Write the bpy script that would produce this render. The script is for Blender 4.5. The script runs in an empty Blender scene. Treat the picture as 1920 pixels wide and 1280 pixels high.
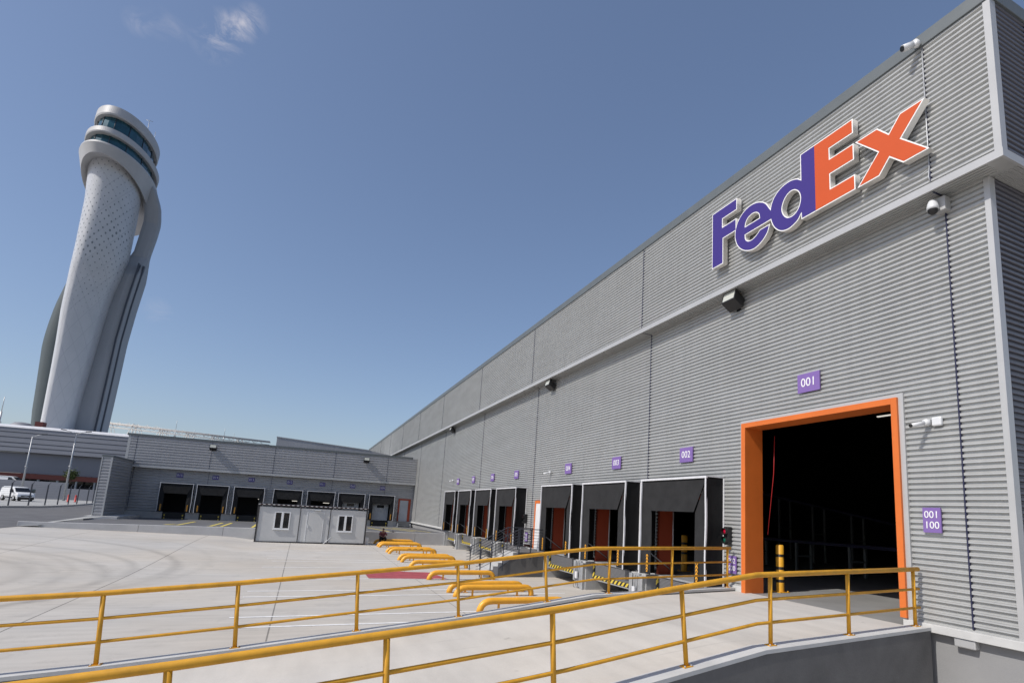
import bpy, bmesh, math, random
from mathutils import Vector, Matrix
random.seed(7)
sc = bpy.context.scene
COL = sc.collection
R = math.radians
XW = 11.69          # sheet plane of the hall's lower wall
XU = 11.23          # sheet plane of the hall's upper wall

# ------------------------------------------------------------------ materials
def nt(name):
    m = bpy.data.materials.new(name); m.use_nodes = True
    t = m.node_tree; b = t.nodes['Principled BSDF']
    return m, t, b
def N(t, kind, **kw):
    n = t.nodes.new(kind)
    for k, v in kw.items():
        if k.startswith('i_'):
            key = k[2:]
            n.inputs[int(key) if key.isdigit() else key.replace('_', ' ')].default_value = v
        else: setattr(n, k, v)
    return n
def L(t, a, b): t.links.new(a, b)
def math_(t, op, a, b=None, c=None, clamp=False):
    n = t.nodes.new('ShaderNodeMath'); n.operation = op; n.use_clamp = clamp
    for i, v in enumerate((a, b, c)):
        if v is None: continue
        if isinstance(v, (int, float)): n.inputs[i].default_value = v
        else: L(t, v, n.inputs[i])
    return n.outputs[0]
def mixc(t, fac, a, b):
    n = t.nodes.new('ShaderNodeMix'); n.data_type = 'RGBA'
    for s, v in ((0, fac), (6, a), (7, b)):
        if isinstance(v, (int, float)): n.inputs[s].default_value = v
        elif isinstance(v, tuple): n.inputs[s].default_value = v if len(v) == 4 else (*v, 1)
        else: L(t, v, n.inputs[s])
    return n.outputs[2]
def ramp(t, fac, stops):
    n = t.nodes.new('ShaderNodeValToRGB'); L(t, fac, n.inputs[0])
    e = n.color_ramp.elements
    while len(e) < len(stops): e.new(0.5)
    for el, (p, c) in zip(e, stops):
        el.position = p; el.color = (c, c, c, 1) if isinstance(c, (int, float)) else (*c, 1)
    return n.outputs[0]
def mat(name, col, rough=0.6, metal=0.0, var=0.12, scale=1.5, bump=0.0, bscale=40, dirt=0.0, spec=0.5, stretch=(1, 1, 1)):
    """plain paint / plastic / concrete with uneven tone, fine grain and optional dirt"""
    m, t, b = nt(name)
    g = N(t, 'ShaderNodeNewGeometry')
    mp = N(t, 'ShaderNodeMapping'); mp.inputs['Scale'].default_value = stretch
    L(t, g.outputs['Position'], mp.inputs[0])
    n1 = N(t, 'ShaderNodeTexNoise', i_Scale=scale, i_Detail=6.0, i_Roughness=0.6); L(t, mp.outputs[0], n1.inputs[0])
    f = ramp(t, n1.outputs[0], [(0.3, 1 - var), (0.7, 1 + var * 0.5)])
    mul = N(t, 'ShaderNodeVectorMath', operation='MULTIPLY'); mul.inputs[1].default_value = col
    L(t, f, mul.inputs[0]); out = mul.outputs[0]
    if dirt > 0:
        n2 = N(t, 'ShaderNodeTexNoise', i_Scale=scale * 0.37, i_Detail=8.0, i_Roughness=0.7); L(t, mp.outputs[0], n2.inputs[0])
        out = mixc(t, math_(t, 'MULTIPLY', ramp(t, n2.outputs[0], [(0.52, 0.0), (0.7, 1.0)]), dirt), out, tuple(c * 0.45 for c in col))
    L(t, out, b.inputs['Base Color'])
    b.inputs['Roughness'].default_value = rough; b.inputs['Metallic'].default_value = metal
    b.inputs['Specular IOR Level'].default_value = spec
    if bump > 0:
        n3 = N(t, 'ShaderNodeTexNoise', i_Scale=bscale, i_Detail=4.0); L(t, mp.outputs[0], n3.inputs[0])
        bp = N(t, 'ShaderNodeBump', i_Strength=bump, i_Distance=0.01); L(t, n3.outputs[0], bp.inputs['Height'])
        L(t, bp.outputs[0], b.inputs['Normal'])
    return m
def emit(name, col, s):
    m, t, b = nt(name)
    b.inputs['Emission Color'].default_value = (*col, 1); b.inputs['Emission Strength'].default_value = s
    b.inputs['Base Color'].default_value = (*col, 1)
    return m

M = {}
def sheet(name, col, metal=0.25, rough=0.42):
    m, t, b = nt(name)
    g = N(t, 'ShaderNodeNewGeometry')
    mp = N(t, 'ShaderNodeMapping'); mp.inputs['Scale'].default_value = (0.35, 0.35, 1.6); L(t, g.outputs['Position'], mp.inputs[0])
    n1 = N(t, 'ShaderNodeTexNoise', i_Scale=1.0, i_Detail=5.0); L(t, mp.outputs[0], n1.inputs[0])
    mp2 = N(t, 'ShaderNodeMapping'); mp2.inputs['Scale'].default_value = (5, 5, 0.25); L(t, g.outputs['Position'], mp2.inputs[0])
    n2 = N(t, 'ShaderNodeTexNoise', i_Scale=1.0, i_Detail=5.0); L(t, mp2.outputs[0], n2.inputs[0])
    f = math_(t, 'MULTIPLY', ramp(t, n1.outputs[0], [(0.3, 0.93), (0.7, 1.04)]), ramp(t, n2.outputs[0], [(0.35, 0.955), (0.6, 1.02)]))
    mul = N(t, 'ShaderNodeVectorMath', operation='MULTIPLY'); mul.inputs[1].default_value = col; L(t, f, mul.inputs[0])
    L(t, mul.outputs[0], b.inputs['Base Color'])
    b.inputs['Metallic'].default_value = metal; L(t, ramp(t, n1.outputs[0], [(0.3, rough + .05), (0.7, rough - .05)]), b.inputs['Roughness'])
    n3 = N(t, 'ShaderNodeTexNoise', i_Scale=2.3, i_Detail=1.0); L(t, g.outputs['Position'], n3.inputs[0])
    bp = N(t, 'ShaderNodeBump', i_Strength=0.15, i_Distance=0.02); L(t, n3.outputs[0], bp.inputs['Height']); L(t, bp.outputs[0], b.inputs['Normal'])
    return m
M['sheet'] = sheet('silver_corrugated_sheet', (0.425, 0.43, 0.422))
M['sheet_back'] = sheet('silver_corrugated_sheet_annex', (0.37, 0.37, 0.38))
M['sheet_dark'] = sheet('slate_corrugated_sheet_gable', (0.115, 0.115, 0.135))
M['trim'] = mat('pale_grey_trim', (0.45, 0.452, 0.45), 0.4, 0.2, 0.06)
M['coping'] = mat('dark_coping_sheet', (0.125, 0.14, 0.145), 0.45, 0.1, 0.1)
M['seam'] = mat('navy_seam_gap', (0.015, 0.017, 0.05), 0.6)
M['orange'] = mat('orange_gate_paint', (0.62, 0.145, 0.022), 0.5, 0, 0.10, 1.0, dirt=0.15)
M['orange_shaded'] = mat('shaded_orange_paint', (0.30, 0.045, 0.015), 0.6, 0, 0.1)  # gateway orange darkened; shade on jambs and annex frame put into the colour
M['black_fabric'] = mat('black_curtain_fabric', (0.019, 0.019, 0.020), 0.85, 0, 0.35, 2.5, 0.35, 30, dirt=0.0, spec=.35)
M['black_vinyl'] = mat('black_side_vinyl', (0.005, 0.005, 0.006), 0.7, 0, 0.3, 3, 0.6, 6, spec=.3)
M['white_strip'] = mat('white_edge_strip', (0.62, 0.62, 0.64), 0.5, 0, 0.1, 4)
M['concrete_wall'] = mat('precast_concrete', (0.42, 0.42, 0.415), 0.85, 0, 0.14, 1.2, 0.3, 30, dirt=0.25)
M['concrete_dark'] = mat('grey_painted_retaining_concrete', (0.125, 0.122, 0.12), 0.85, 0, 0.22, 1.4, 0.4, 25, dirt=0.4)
M['low_wall'] = mat('pale_precast_wall', (0.52, 0.515, 0.51), 0.85, 0, 0.10, 1.2, 0.3, 30, dirt=0.15)
M['plinth'] = mat('light_plinth_render', (0.25, 0.25, 0.252), 0.85, 0, 0.08, 1.0, 0.25, 50, dirt=0.1)
M['kerb'] = mat('kerb_concrete', (0.50, 0.50, 0.49), 0.85, 0, 0.12, 2.0, 0.25, 40, dirt=0.15)
M['yellow'] = mat('amber_rail_paint', (0.64, 0.315, 0.018), 0.6, 0, 0.18, 5.0, dirt=0.28)
M['yellow_pipe'] = mat('amber_pipe_paint', (0.80, 0.38, 0.03), 0.4, 0, 0.12, 3.0, dirt=0.15)
M['purple'] = mat('purple_sign_plate', (0.19, 0.115, 0.34), 0.5, 0, 0.05)
M['navy'] = mat('navy_sign_plate', (0.07, 0.055, 0.25), 0.5, 0, 0.05)
M['sign_white'] = mat('white_sign_lettering', (0.75, 0.75, 0.75), 0.5, 0, 0.03)
M['logo_purple'] = mat('violet_letter_face', (0.044, 0.028, 0.19), 0.6, 0, 0.03, spec=.3)
M['logo_orange'] = mat('bright_orange_letter_face', (0.53, 0.080, 0.018), 0.6, 0, 0.03, spec=.3)
M['logo_side'] = mat('cream_letter_body', (0.62, 0.60, 0.56), 0.5, 0, 0.05)
M['logo_white'] = mat('white_letter_rim', (0.82, 0.81, 0.79), 0.4, 0, 0.02)
M['steel'] = mat('galvanised_steel', (0.42, 0.43, 0.44), 0.45, 0.4, 0.2, 5, dirt=0.4)
M['dark_steel'] = mat('dark_stair_rail_steel', (0.05, 0.055, 0.07), 0.5, 0.2, 0.1)
M['rubber'] = mat('black_rubber', (0.015, 0.015, 0.015), 0.7)
M['black'] = mat('black_housing', (0.012, 0.012, 0.013), 0.45)
M['white_plastic'] = mat('white_camera_plastic', (0.62, 0.63, 0.64), 0.3, 0, 0.03)
M['lens'] = mat('flood_glass', (0.48, 0.49, 0.44), 0.25, 0, 0.03)
M['interior_floor'] = mat('hall_floor_concrete', (0.24, 0.24, 0.235), 0.6, 0, 0.2, 0.7, dirt=0.4)
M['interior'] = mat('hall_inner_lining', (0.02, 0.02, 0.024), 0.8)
M['blue_dark'] = mat('dark_blue_belt', (0.008, 0.009, 0.04), 0.6)
M['cabin_wall'] = mat('off_white_cabin_panel', (0.54, 0.545, 0.54), 0.55, 0, 0.07, 1.0, dirt=0.12)
M['cabin_frame'] = mat('charcoal_cabin_frame', (0.035, 0.033, 0.035), 0.5)
M['cabin_white'] = mat('white_window_frame', (0.74, 0.75, 0.76), 0.4)
M['glass_dark'] = mat('dark_window_glass', (0.012, 0.014, 0.017), 0.08)
M['door_grey'] = mat('grey_steel_door', (0.40, 0.42, 0.45), 0.5)
M['door_white'] = mat('white_steel_door', (0.68, 0.68, 0.68), 0.5)
M['asphalt'] = mat('asphalt', (0.115, 0.115, 0.12), 0.9, 0, 0.25, 0.8, 0.5, 60, dirt=0.2)
M['pavement'] = mat('pavement_concrete', (0.36, 0.36, 0.35), 0.9, 0, 0.15, 0.8)
M['line_white'] = mat('white_bay_paint', (0.82, 0.82, 0.81), 0.6, 0, 0.15, 6)
M['line_yellow'] = mat('yellow_bay_paint', (0.66, 0.53, 0.11), 0.6, 0, 0.2, 6)
M['red_paint'] = mat('red_ground_paint', (0.36, 0.065, 0.078), 0.7, 0, 0.3, 2.5, dirt=0.35)
M['red_post'] = mat('red_post_paint', (0.5, 0.04, 0.03), 0.5)
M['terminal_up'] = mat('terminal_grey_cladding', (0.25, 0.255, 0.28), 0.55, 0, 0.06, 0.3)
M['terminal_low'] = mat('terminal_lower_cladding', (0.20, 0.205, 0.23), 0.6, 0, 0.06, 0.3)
M['terminal_roof'] = mat('terminal_white_roof_edge', (0.66, 0.66, 0.68), 0.6)
M['terminal_red'] = mat('terminal_rust_band', (0.10, 0.018, 0.014), 0.6)
M['truss'] = mat('cream_truss_steel', (0.66, 0.62, 0.56), 0.6)
M['car_white'] = mat('white_car_paint', (0.72, 0.73, 0.74), 0.22, 0, 0.02)
M['leaf'] = mat('dry_green_leaves', (0.075, 0.10, 0.022), 0.7, 0, 0.4, 3)
M['bark'] = mat('bark', (0.1, 0.07, 0.05), 0.9)
M['tower_white'] = None
M['tower_grey'] = mat('tower_grey_cladding', (0.29, 0.305, 0.325), 0.55, 0, 0.08, 0.4, stretch=(1, 1, .3))
M['tower_dark'] = mat('tower_dark_joint', (0.03, 0.035, 0.05), 0.5)
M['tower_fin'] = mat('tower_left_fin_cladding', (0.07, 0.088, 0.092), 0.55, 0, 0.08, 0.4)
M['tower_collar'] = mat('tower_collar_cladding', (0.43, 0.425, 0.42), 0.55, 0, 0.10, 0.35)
M['tower_glass'] = mat('tower_teal_glass', (0.03, 0.10, 0.13), 0.06, 0.35, 0.4, 0.35)
M['skin'] = mat('skin', (0.36, 0.19, 0.13), 0.6)
M['shirt'] = mat('dusty_red_shirt', (0.22, 0.06, 0.075), 0.85)
M['trousers'] = mat('black_trousers', (0.012, 0.012, 0.015), 0.85)
M['hair'] = mat('dark_hair', (0.012, 0.009, 0.008), 0.7)
M['lamp_white'] = emit('lit_lamp_white', (1, 0.98, 0.92), 2.5)
M['lamp_dim'] = emit('lit_lamp_dim', (1, 0.95, 0.85), 0.7)
M['red_chain'] = mat('red_chain', (0.6, 0.03, 0.03), 0.5)
M['red_glass'] = mat('red_signal_glass', (0.45, 0.0, 0.03), 0.15)
M['green_glass'] = mat('green_signal_glass', (0.0, 0.10, 0.06), 0.15)

def stripes(name, ca, cb, axis, freq, slant=0.0, other=2, chevron=False, duty=0.5):
    m, t, b = nt(name)
    tc = N(t, 'ShaderNodeTexCoord'); sp = N(t, 'ShaderNodeSeparateXYZ'); L(t, tc.outputs['Object'], sp.inputs[0])
    o = sp.outputs[other]
    if chevron: o = math_(t, 'ABSOLUTE', o)
    v = math_(t, 'ADD', math_(t, 'MULTIPLY', sp.outputs[axis], freq), math_(t, 'MULTIPLY', o, freq * slant))
    fr = math_(t, 'FRACT', v); s = math_(t, 'GREATER_THAN', fr, duty)
    L(t, mixc(t, s, ca, cb), b.inputs['Base Color']); b.inputs['Roughness'].default_value = 0.5
    return m
M['hazard'] = stripes('yellow_black_hazard_stripes', (0.62, 0.46, 0.05), (0.015, 0.015, 0.015), 1, 3.6, 1.0, 2)
M['hazard_v'] = stripes('yellow_black_hazard_stripes_upright', (0.62, 0.46, 0.05), (0.015, 0.015, 0.015), 2, 3.2, 1.0, 1)
M['chevron'] = stripes('amber_chevrons_on_black', (0.72, 0.33, 0.02), (0.02, 0.02, 0.02), 2, 9.0, 1.3, 1, True, 0.62)
M['bollard'] = stripes('yellow_black_bollard_bands', (0.75, 0.38, 0.03), (0.015, 0.015, 0.015), 2, 2.75, 0, 0, False, 0.77)
M['tape'] = stripes('white_brown_roof_edge_dashes', (0.7, 0.68, 0.66), (0.08, 0.04, 0.035), 0, 3.3, 0, 2)
M['mesh_grey'] = stripes('grey_ribbed_rubber_face', (0.16, 0.16, 0.165), (0.07, 0.07, 0.075), 2, 22, 0, 0)

# tower shell: diamond cladding joints and round perforations, laid out in the shell's own UV (metres round, metres up)
def tower_mat():
    m, t, b = nt('tower_perforated_white_cladding')
    uv = N(t, 'ShaderNodeUVMap', uv_map='UVMap'); sp = N(t, 'ShaderNodeSeparateXYZ'); L(t, uv.outputs[0], sp.inputs[0])
    u, v = sp.outputs[0], sp.outputs[1]
    p = 1.0
    a = math_(t, 'DIVIDE', math_(t, 'ADD', math_(t, 'MULTIPLY', u, 1.35), v), p)
    c = math_(t, 'DIVIDE', math_(t, 'SUBTRACT', math_(t, 'MULTIPLY', u, 1.35), v), p)
    def cell(x): return math_(t, 'SUBTRACT', math_(t, 'FRACT', x), 0.5)
    ax, cx = cell(math_(t, 'MULTIPLY', a, 0.52)), cell(math_(t, 'MULTIPLY', c, 0.52))
    d = math_(t, 'SQRT', math_(t, 'ADD', math_(t, 'MULTIPLY', ax, ax), math_(t, 'MULTIPLY', cx, cx)))
    nn_ = N(t, 'ShaderNodeTexNoise', i_Scale=0.16, i_Detail=2.0); L(t, uv.outputs[0], nn_.inputs[0])
    d = math_(t, 'MULTIPLY', d, ramp(t, nn_.outputs[0], [(.35, .8), (.65, 1.6)]))
    cx_ = t.nodes.new('ShaderNodeValToRGB')
    vv = math_(t, 'DIVIDE', v, 80.0); L(t, vv, cx_.inputs[0])
    e = cx_.color_ramp.elements; e[0].position = 0.46; e[0].color = (0, 0, 0, 1); e[1].position = 0.87; e[1].color = (0.1, 0.1, 0.1, 1)
    for pos, val in ((0.52, 0.07), (0.62, 0.13), (0.72, 0.20), (0.80, 0.15)):
        k = e.new(pos); k.color = (val, val, val, 1)
    dot = math_(t, 'LESS_THAN', d, cx_.outputs[0])
    ln = math_(t, 'GREATER_THAN', math_(t, 'ABSOLUTE', cell(math_(t, 'MULTIPLY', a, 0.2))), 0.475)
    ln2 = math_(t, 'GREATER_THAN', math_(t, 'ABSOLUTE', cell(math_(t, 'MULTIPLY', c, 0.2))), 0.475)
    n = N(t, 'ShaderNodeTexNoise', i_Scale=0.35, i_Detail=5.0); g = N(t, 'ShaderNodeNewGeometry'); L(t, g.outputs['Position'], n.inputs[0])
    base = mixc(t, n.outputs[0], (0.44, 0.45, 0.46), (0.56, 0.56, 0.57))
    lines = math_(t, 'MULTIPLY', math_(t, 'MAXIMUM', ln, ln2), math_(t, 'MULTIPLY', n.outputs[0], 0.75))
    base = mixc(t, lines, base, (0.33, 0.34, 0.36))
    base = mixc(t, dot, base, (0.17, 0.19, 0.20))
    L(t, base, b.inputs['Base Color']); b.inputs['Roughness'].default_value = 0.38
    return m
M['tower_white'] = tower_mat()

# concrete yard: brushed slab, stains, casting joints and curved tyre marks
def yard_mat(name, col, yard=True):
    m, t, b = nt(name)
    g = N(t, 'ShaderNodeNewGeometry'); P = g.outputs['Position']; sp = N(t, 'ShaderNodeSeparateXYZ'); L(t, P, sp.inputs[0])
    x, y = sp.outputs[0], sp.outputs[1]
    n1 = N(t, 'ShaderNodeTexNoise', i_Scale=0.18, i_Detail=8.0, i_Roughness=0.65); L(t, P, n1.inputs[0])
    mp = N(t, 'ShaderNodeMapping'); mp.inputs['Scale'].default_value = (0.35, 3.2, 1) if yard else (2.2, 0.5, 1); L(t, P, mp.inputs[0])
    n2 = N(t, 'ShaderNodeTexNoise', i_Scale=1.3, i_Detail=6.0); L(t, mp.outputs[0], n2.inputs[0])
    n3 = N(t, 'ShaderNodeTexNoise', i_Scale=0.9, i_Detail=9.0, i_Roughness=0.75, i_Distortion=0.6); L(t, P, n3.inputs[0])
    n4 = N(t, 'ShaderNodeTexNoise', i_Scale=55.0, i_Detail=3.0); L(t, P, n4.inputs[0])
    f = math_(t, 'MULTIPLY', ramp(t, n1.outputs[0], [(0.3, 0.86), (0.7, 1.06)]), ramp(t, n2.outputs[0], [(0.3, 0.92), (0.7, 1.05)]))
    f = math_(t, 'MULTIPLY', f, ramp(t, n4.outputs[0], [(0.3, 0.95), (0.7, 1.04)]))
    f = math_(t, 'MULTIPLY', f, ramp(t, n3.outputs[0], [(0.30, 0.84), (0.46, 1.0)] if yard else [(0.28, 0.93), (0.45, 1.0)]))
    if yard:
        wob = math_(t, 'MULTIPLY', math_(t, 'SUBTRACT', n3.outputs[0], 0.5), 0.5)
        for cx, cy, r, w, s in ((-15.2, 26.8, 9.5, 0.30, 0.30), (-17.6, 24.0, 11.6, 0.32, 0.34), (-17.4, 27.7, 13.0, 0.35, 0.30), (-15.8, 25.1, 7.35, 0.42, 0.36),
                                (-17.9, 25.2, 10.6, 0.25, 0.20), (-16.5, 28.3, 11.9, 0.22, 0.18), (-19.5, 22.5, 12.5, 0.3, 0.18), (-14.2, 22.0, 9.0, 0.25, 0.14), (-20, 30, 16.5, 0.3, 0.12), (4, 40, 22, 0.3, 0.10), (2, 52, 26, 0.3, 0.09)):
            dx = math_(t, 'SUBTRACT', x, cx); dy = math_(t, 'SUBTRACT', y, cy)
            d = math_(t, 'SQRT', math_(t, 'ADD', math_(t, 'MULTIPLY', dx, dx), math_(t, 'MULTIPLY', dy, dy)))
            e = math_(t, 'ABSOLUTE', math_(t, 'SUBTRACT', math_(t, 'ADD', d, wob), r))
            k = math_(t, 'SUBTRACT', 1.0, math_(t, 'DIVIDE', e, w), clamp=True)
            k = math_(t, 'MULTIPLY', math_(t, 'MULTIPLY', k, ramp(t, n1.outputs[0], [(0.35, 0.35), (0.6, 1.0)])), s)
            f = math_(t, 'MULTIPLY', f, math_(t, 'SUBTRACT', 1.0, math_(t, 'MULTIPLY', k, 0.7)))
        for ax, pos, w in ((x, -5.56, 0.02), (x, -0.35, 0.018), (x, 4.9, 0.012), (x, -11.5, 0.015), (y, 8.0, .015), (y, 47.5, .02)):
            k = math_(t, 'LESS_THAN', math_(t, 'ABSOLUTE', math_(t, 'SUBTRACT', ax, pos)), w)
            f = math_(t, 'MULTIPLY', f, math_(t, 'SUBTRACT', 1.0, math_(t, 'MULTIPLY', k, 0.55)))
    # oil drips and small dark scuffs, patchy warm and cool tone
    dr = N(t, 'ShaderNodeTexNoise', i_Scale=2.7, i_Detail=3.0, i_Roughness=0.5); L(t, P, dr.inputs[0])
    f = math_(t, 'MULTIPLY', f, ramp(t, dr.outputs[0], [(0.22, 0.72), (0.30, 1.0)]))
    mp5 = N(t, 'ShaderNodeMapping'); mp5.inputs['Scale'].default_value = (0.5, 6.0, 1); mp5.inputs['Rotation'].default_value = (0, 0, 0.12); L(t, P, mp5.inputs[0])
    sc5 = N(t, 'ShaderNodeTexNoise', i_Scale=1.0, i_Detail=2.0); L(t, mp5.outputs[0], sc5.inputs[0])
    f = math_(t, 'MULTIPLY', f, ramp(t, sc5.outputs[0], [(0.66, 1.0), (0.76, 0.88)]))
    n6 = N(t, 'ShaderNodeTexNoise', i_Scale=0.12, i_Detail=4.0); L(t, P, n6.inputs[0])
    tone = mixc(t, ramp(t, n6.outputs[0], [(0.35, 0.0), (0.65, 1.0)]), tuple(c * k_ for c, k_ in zip(col, (0.97, 1.0, 1.05))), tuple(c * k_ for c, k_ in zip(col, (1.02, 0.995, 0.965))))
    mul = N(t, 'ShaderNodeVectorMath', operation='MULTIPLY'); L(t, tone, mul.inputs[1]); L(t, f, mul.inputs[0])
    L(t, mul.outputs[0], b.inputs['Base Color']); b.inputs['Roughness'].default_value = 0.85
    bp = N(t, 'ShaderNodeBump', i_Strength=0.25, i_Distance=0.004); L(t, n4.outputs[0], bp.inputs['Height']); L(t, bp.outputs[0], b.inputs['Normal'])
    return m
M['yard'] = yard_mat('brushed_yard_concrete', (0.48, 0.447, 0.398))
M['ramp'] = yard_mat('ramp_concrete', (0.525, 0.495, 0.447), False)

# ------------------------------------------------------------------ mesh helpers
SPLIT = {'seam', 'door_track', 'anchor_bolt', 'sill', 'plinth', 'cable', 'buffer_plate', 'stringer'}
class MB:
    def __init__(s): s.v = []; s.f = []; s.sm = []; s.isl = []
    def add(s, vs, fs, smooth=False):
        s.isl.append((len(s.v), len(s.f))); o = len(s.v); s.v += [tuple(v) for v in vs]; s.f += [tuple(i + o for i in f) for f in fs]; s.sm += [smooth] * len(fs); return s
    def box(s, a, b):
        x0, y0, z0 = (min(a[i], b[i]) for i in range(3)); x1, y1, z1 = (max(a[i], b[i]) for i in range(3))
        return s.add([(x0, y0, z0), (x1, y0, z0), (x1, y1, z0), (x0, y1, z0), (x0, y0, z1), (x1, y0, z1), (x1, y1, z1), (x0, y1, z1)],
                     [(0, 3, 2, 1), (4, 5, 6, 7), (0, 1, 5, 4), (1, 2, 6, 5), (2, 3, 7, 6), (3, 0, 4, 7)])
    def prism(s, poly, ext):
        """poly: 3-D points of a planar polygon, ext: extrusion vector"""
        n = len(poly); e = Vector(ext)
        vs = [Vector(p) for p in poly] + [Vector(p) + e for p in poly]
        return s.add(vs, [tuple(range(n - 1, -1, -1)), tuple(range(n, 2 * n))] + [(i, (i + 1) % n, n + (i + 1) % n, n + i) for i in range(n)])
    def tube(s, pts, r, seg=12, cap=True, rend=None):
        pts = [Vector(p) for p in pts]; rings = []
        up = Vector((0, 0, 1)); prev = None
        for i, p in enumerate(pts):
            d = ((pts[i + 1] - p).normalized() if i < len(pts) - 1 else Vector()) + ((p - pts[i - 1]).normalized() if i else Vector())
            d.normalize()
            if prev is None:
                a = d.cross(up); a = a if a.length > 0.1 else d.cross(Vector((0, 1, 0)))
                a.normalize()
            else:
                a = prev - d * prev.dot(d); a.normalize()
            prev = a; b = d.cross(a)
            k = 1.0
            if 0 < i < len(pts) - 1:
                c = (pts[i + 1] - p).normalized().dot((p - pts[i - 1]).normalized()); k = 1 / max(0.5, math.sqrt(max(0.0, (1 + c) / 2)))
            rr = r if rend is None else r + (rend - r) * i / (len(pts) - 1)
            rings.append([p + (a * math.cos(t) + b * math.sin(t)) * rr for t in (2 * math.pi * j / seg for j in range(seg))])
        vs = [v for rg in rings for v in rg]; fs = []
        for i in range(len(pts) - 1):
            for j in range(seg):
                fs.append((i * seg + j, i * seg + (j + 1) % seg, (i + 1) * seg + (j + 1) % seg, (i + 1) * seg + j))
        o = len(s.v); s.add(vs, fs, True)
        if cap:
            s.f += [tuple(o + j for j in range(seg - 1, -1, -1)), tuple(o + (len(pts) - 1) * seg + j for j in range(seg))]; s.sm += [False, False]
        return s
    def lathe(s, prof, c=(0, 0, 0), seg=16, axis='z'):
        vs = []; fs = []
        for (r, h) in prof:
            for j in range(seg):
                t = 2 * math.pi * j / seg; p = (r * math.cos(t), r * math.sin(t), h)
                if axis == 'x': p = (h, p[0], p[1])
                if axis == 'y': p = (p[0], h, p[1])
                vs.append((c[0] + p[0], c[1] + p[1], c[2] + p[2]))
        for i in range(len(prof) - 1):
            for j in range(seg): fs.append((i * seg + j, i * seg + (j + 1) % seg, (i + 1) * seg + (j + 1) % seg, (i + 1) * seg + j))
        return s.add(vs, fs, True)
    def loft(s, rings, cap=True, closed=True, smooth=True):
        n = len(rings[0]); vs = [v for r in rings for v in r]; fs = []
        for i in range(len(rings) - 1):
            for j in range(n if closed else n - 1): fs.append((i * n + j, i * n + (j + 1) % n, (i + 1) * n + (j + 1) % n, (i + 1) * n + j))
        o = len(s.v); s.add(vs, fs, smooth)
        if cap: s.f += [tuple(o + j for j in range(n - 1, -1, -1)), tuple(o + (len(rings) - 1) * n + j for j in range(n))]; s.sm += [False, False]
        return s
    def build(s, name, m, parent=None, origin=None, bevel=0.0, recalc=True):
        if name in SPLIT and len(s.isl) > 1:
            out = None; L_ = s.isl + [(len(s.v), len(s.f))]
            for (v0, f0), (v1, f1) in zip(L_, L_[1:]):
                q = MB(); q.v = s.v[v0:v1]; q.f = [tuple(i - v0 for i in f) for f in s.f[f0:f1]]; q.sm = s.sm[f0:f1]; q.isl = [(0, 0)]
                if s.__dict__.get('local'): q.local = True
                o = q.build(name, m, parent, origin, bevel, recalc); out = out or o
            return out
        org = Vector(origin) if origin is not None else Vector((0, 0, 0))
        base = Vector((0, 0, 0)); p = parent
        while p is not None: base += p.location; p = p.parent
        me = bpy.data.meshes.new(name)
        off = base + org
        me.from_pydata([tuple(Vector(v) - off) for v in s.v] if not s.__dict__.get('local') else s.v, [], s.f)
        for pl, sm in zip(me.polygons, s.sm): pl.use_smooth = sm
        me.materials.append(M[m] if isinstance(m, str) else m)
        o = bpy.data.objects.new(name, me); COL.objects.link(o)
        if parent is not None: o.parent = parent
        o.location = org
        if recalc:
            bm = bmesh.new(); bm.from_mesh(me); bmesh.ops.recalc_face_normals(bm, faces=bm.faces); bm.to_mesh(me); bm.free()
        if bevel > 0:
            md = o.modifiers.new('edge', 'BEVEL'); md.width = bevel; md.segments = 2; md.limit_method = 'ANGLE'
        return o

def tag(o, label=None, cat=None, group=None, kind=None):
    if label: o['label'] = label
    if cat: o['category'] = cat
    if group: o['group'] = group
    if kind: o['kind'] = kind
    return o
def thing(name, label, cat, loc=(0, 0, 0), group=None, rz=0.0):
    o = bpy.data.objects.new(name, None); COL.objects.link(o); o.location = loc; o.rotation_euler = (0, 0, rz)
    o.empty_display_size = 0.3
    return tag(o, label, cat, group)
def structure(o): o['kind'] = 'structure'; return o
def copy_tree(o, parent=None):
    c = o.copy(); COL.objects.link(c); c.parent = parent
    for ch in [k for k in o.children]: copy_tree(ch, c)
    return c

PITCH = 0.118
PROF = [(0, 0), (.13, 0), (.27, .88), (.32, 1), (.50, .93), (.68, 1), (.73, .88), (.87, 0), (1, 0)]
def prof(z, depth):
    p = z % 1.0
    for (a, va), (b, vb) in zip(PROF, PROF[1:]):
        if a <= p <= b: return depth * (va + (vb - va) * (p - a) / (b - a))
    return 0
def corr(mb, face, at, a0, a1, z0, z1, depth=0.050, P=PITCH):
    """corrugated sheet facing -x (face 'x', a = y) or -y (face 'y', a = x); cuts = extra division positions"""
    zs = [z0]; k = math.floor(z0 / P)
    while k * P < z1:
        for q, _ in PROF[1:-1]:
            z = (k + q) * P
            if z0 + 1e-4 < z < z1 - 1e-4: zs.append(z)
        k += 1
    zs.append(z1)
    xs = [a0, a1]
    vs = []; fs = []
    for a in xs:
        for z in zs:
            d = at - prof(z / P, depth)
            vs.append((d, a, z) if face == 'x' else (a, d, z))
    n = len(zs)
    for i in range(n - 1): fs.append((i, i + 1, n + i + 1, n + i))
    mb.add(vs, fs)

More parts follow.
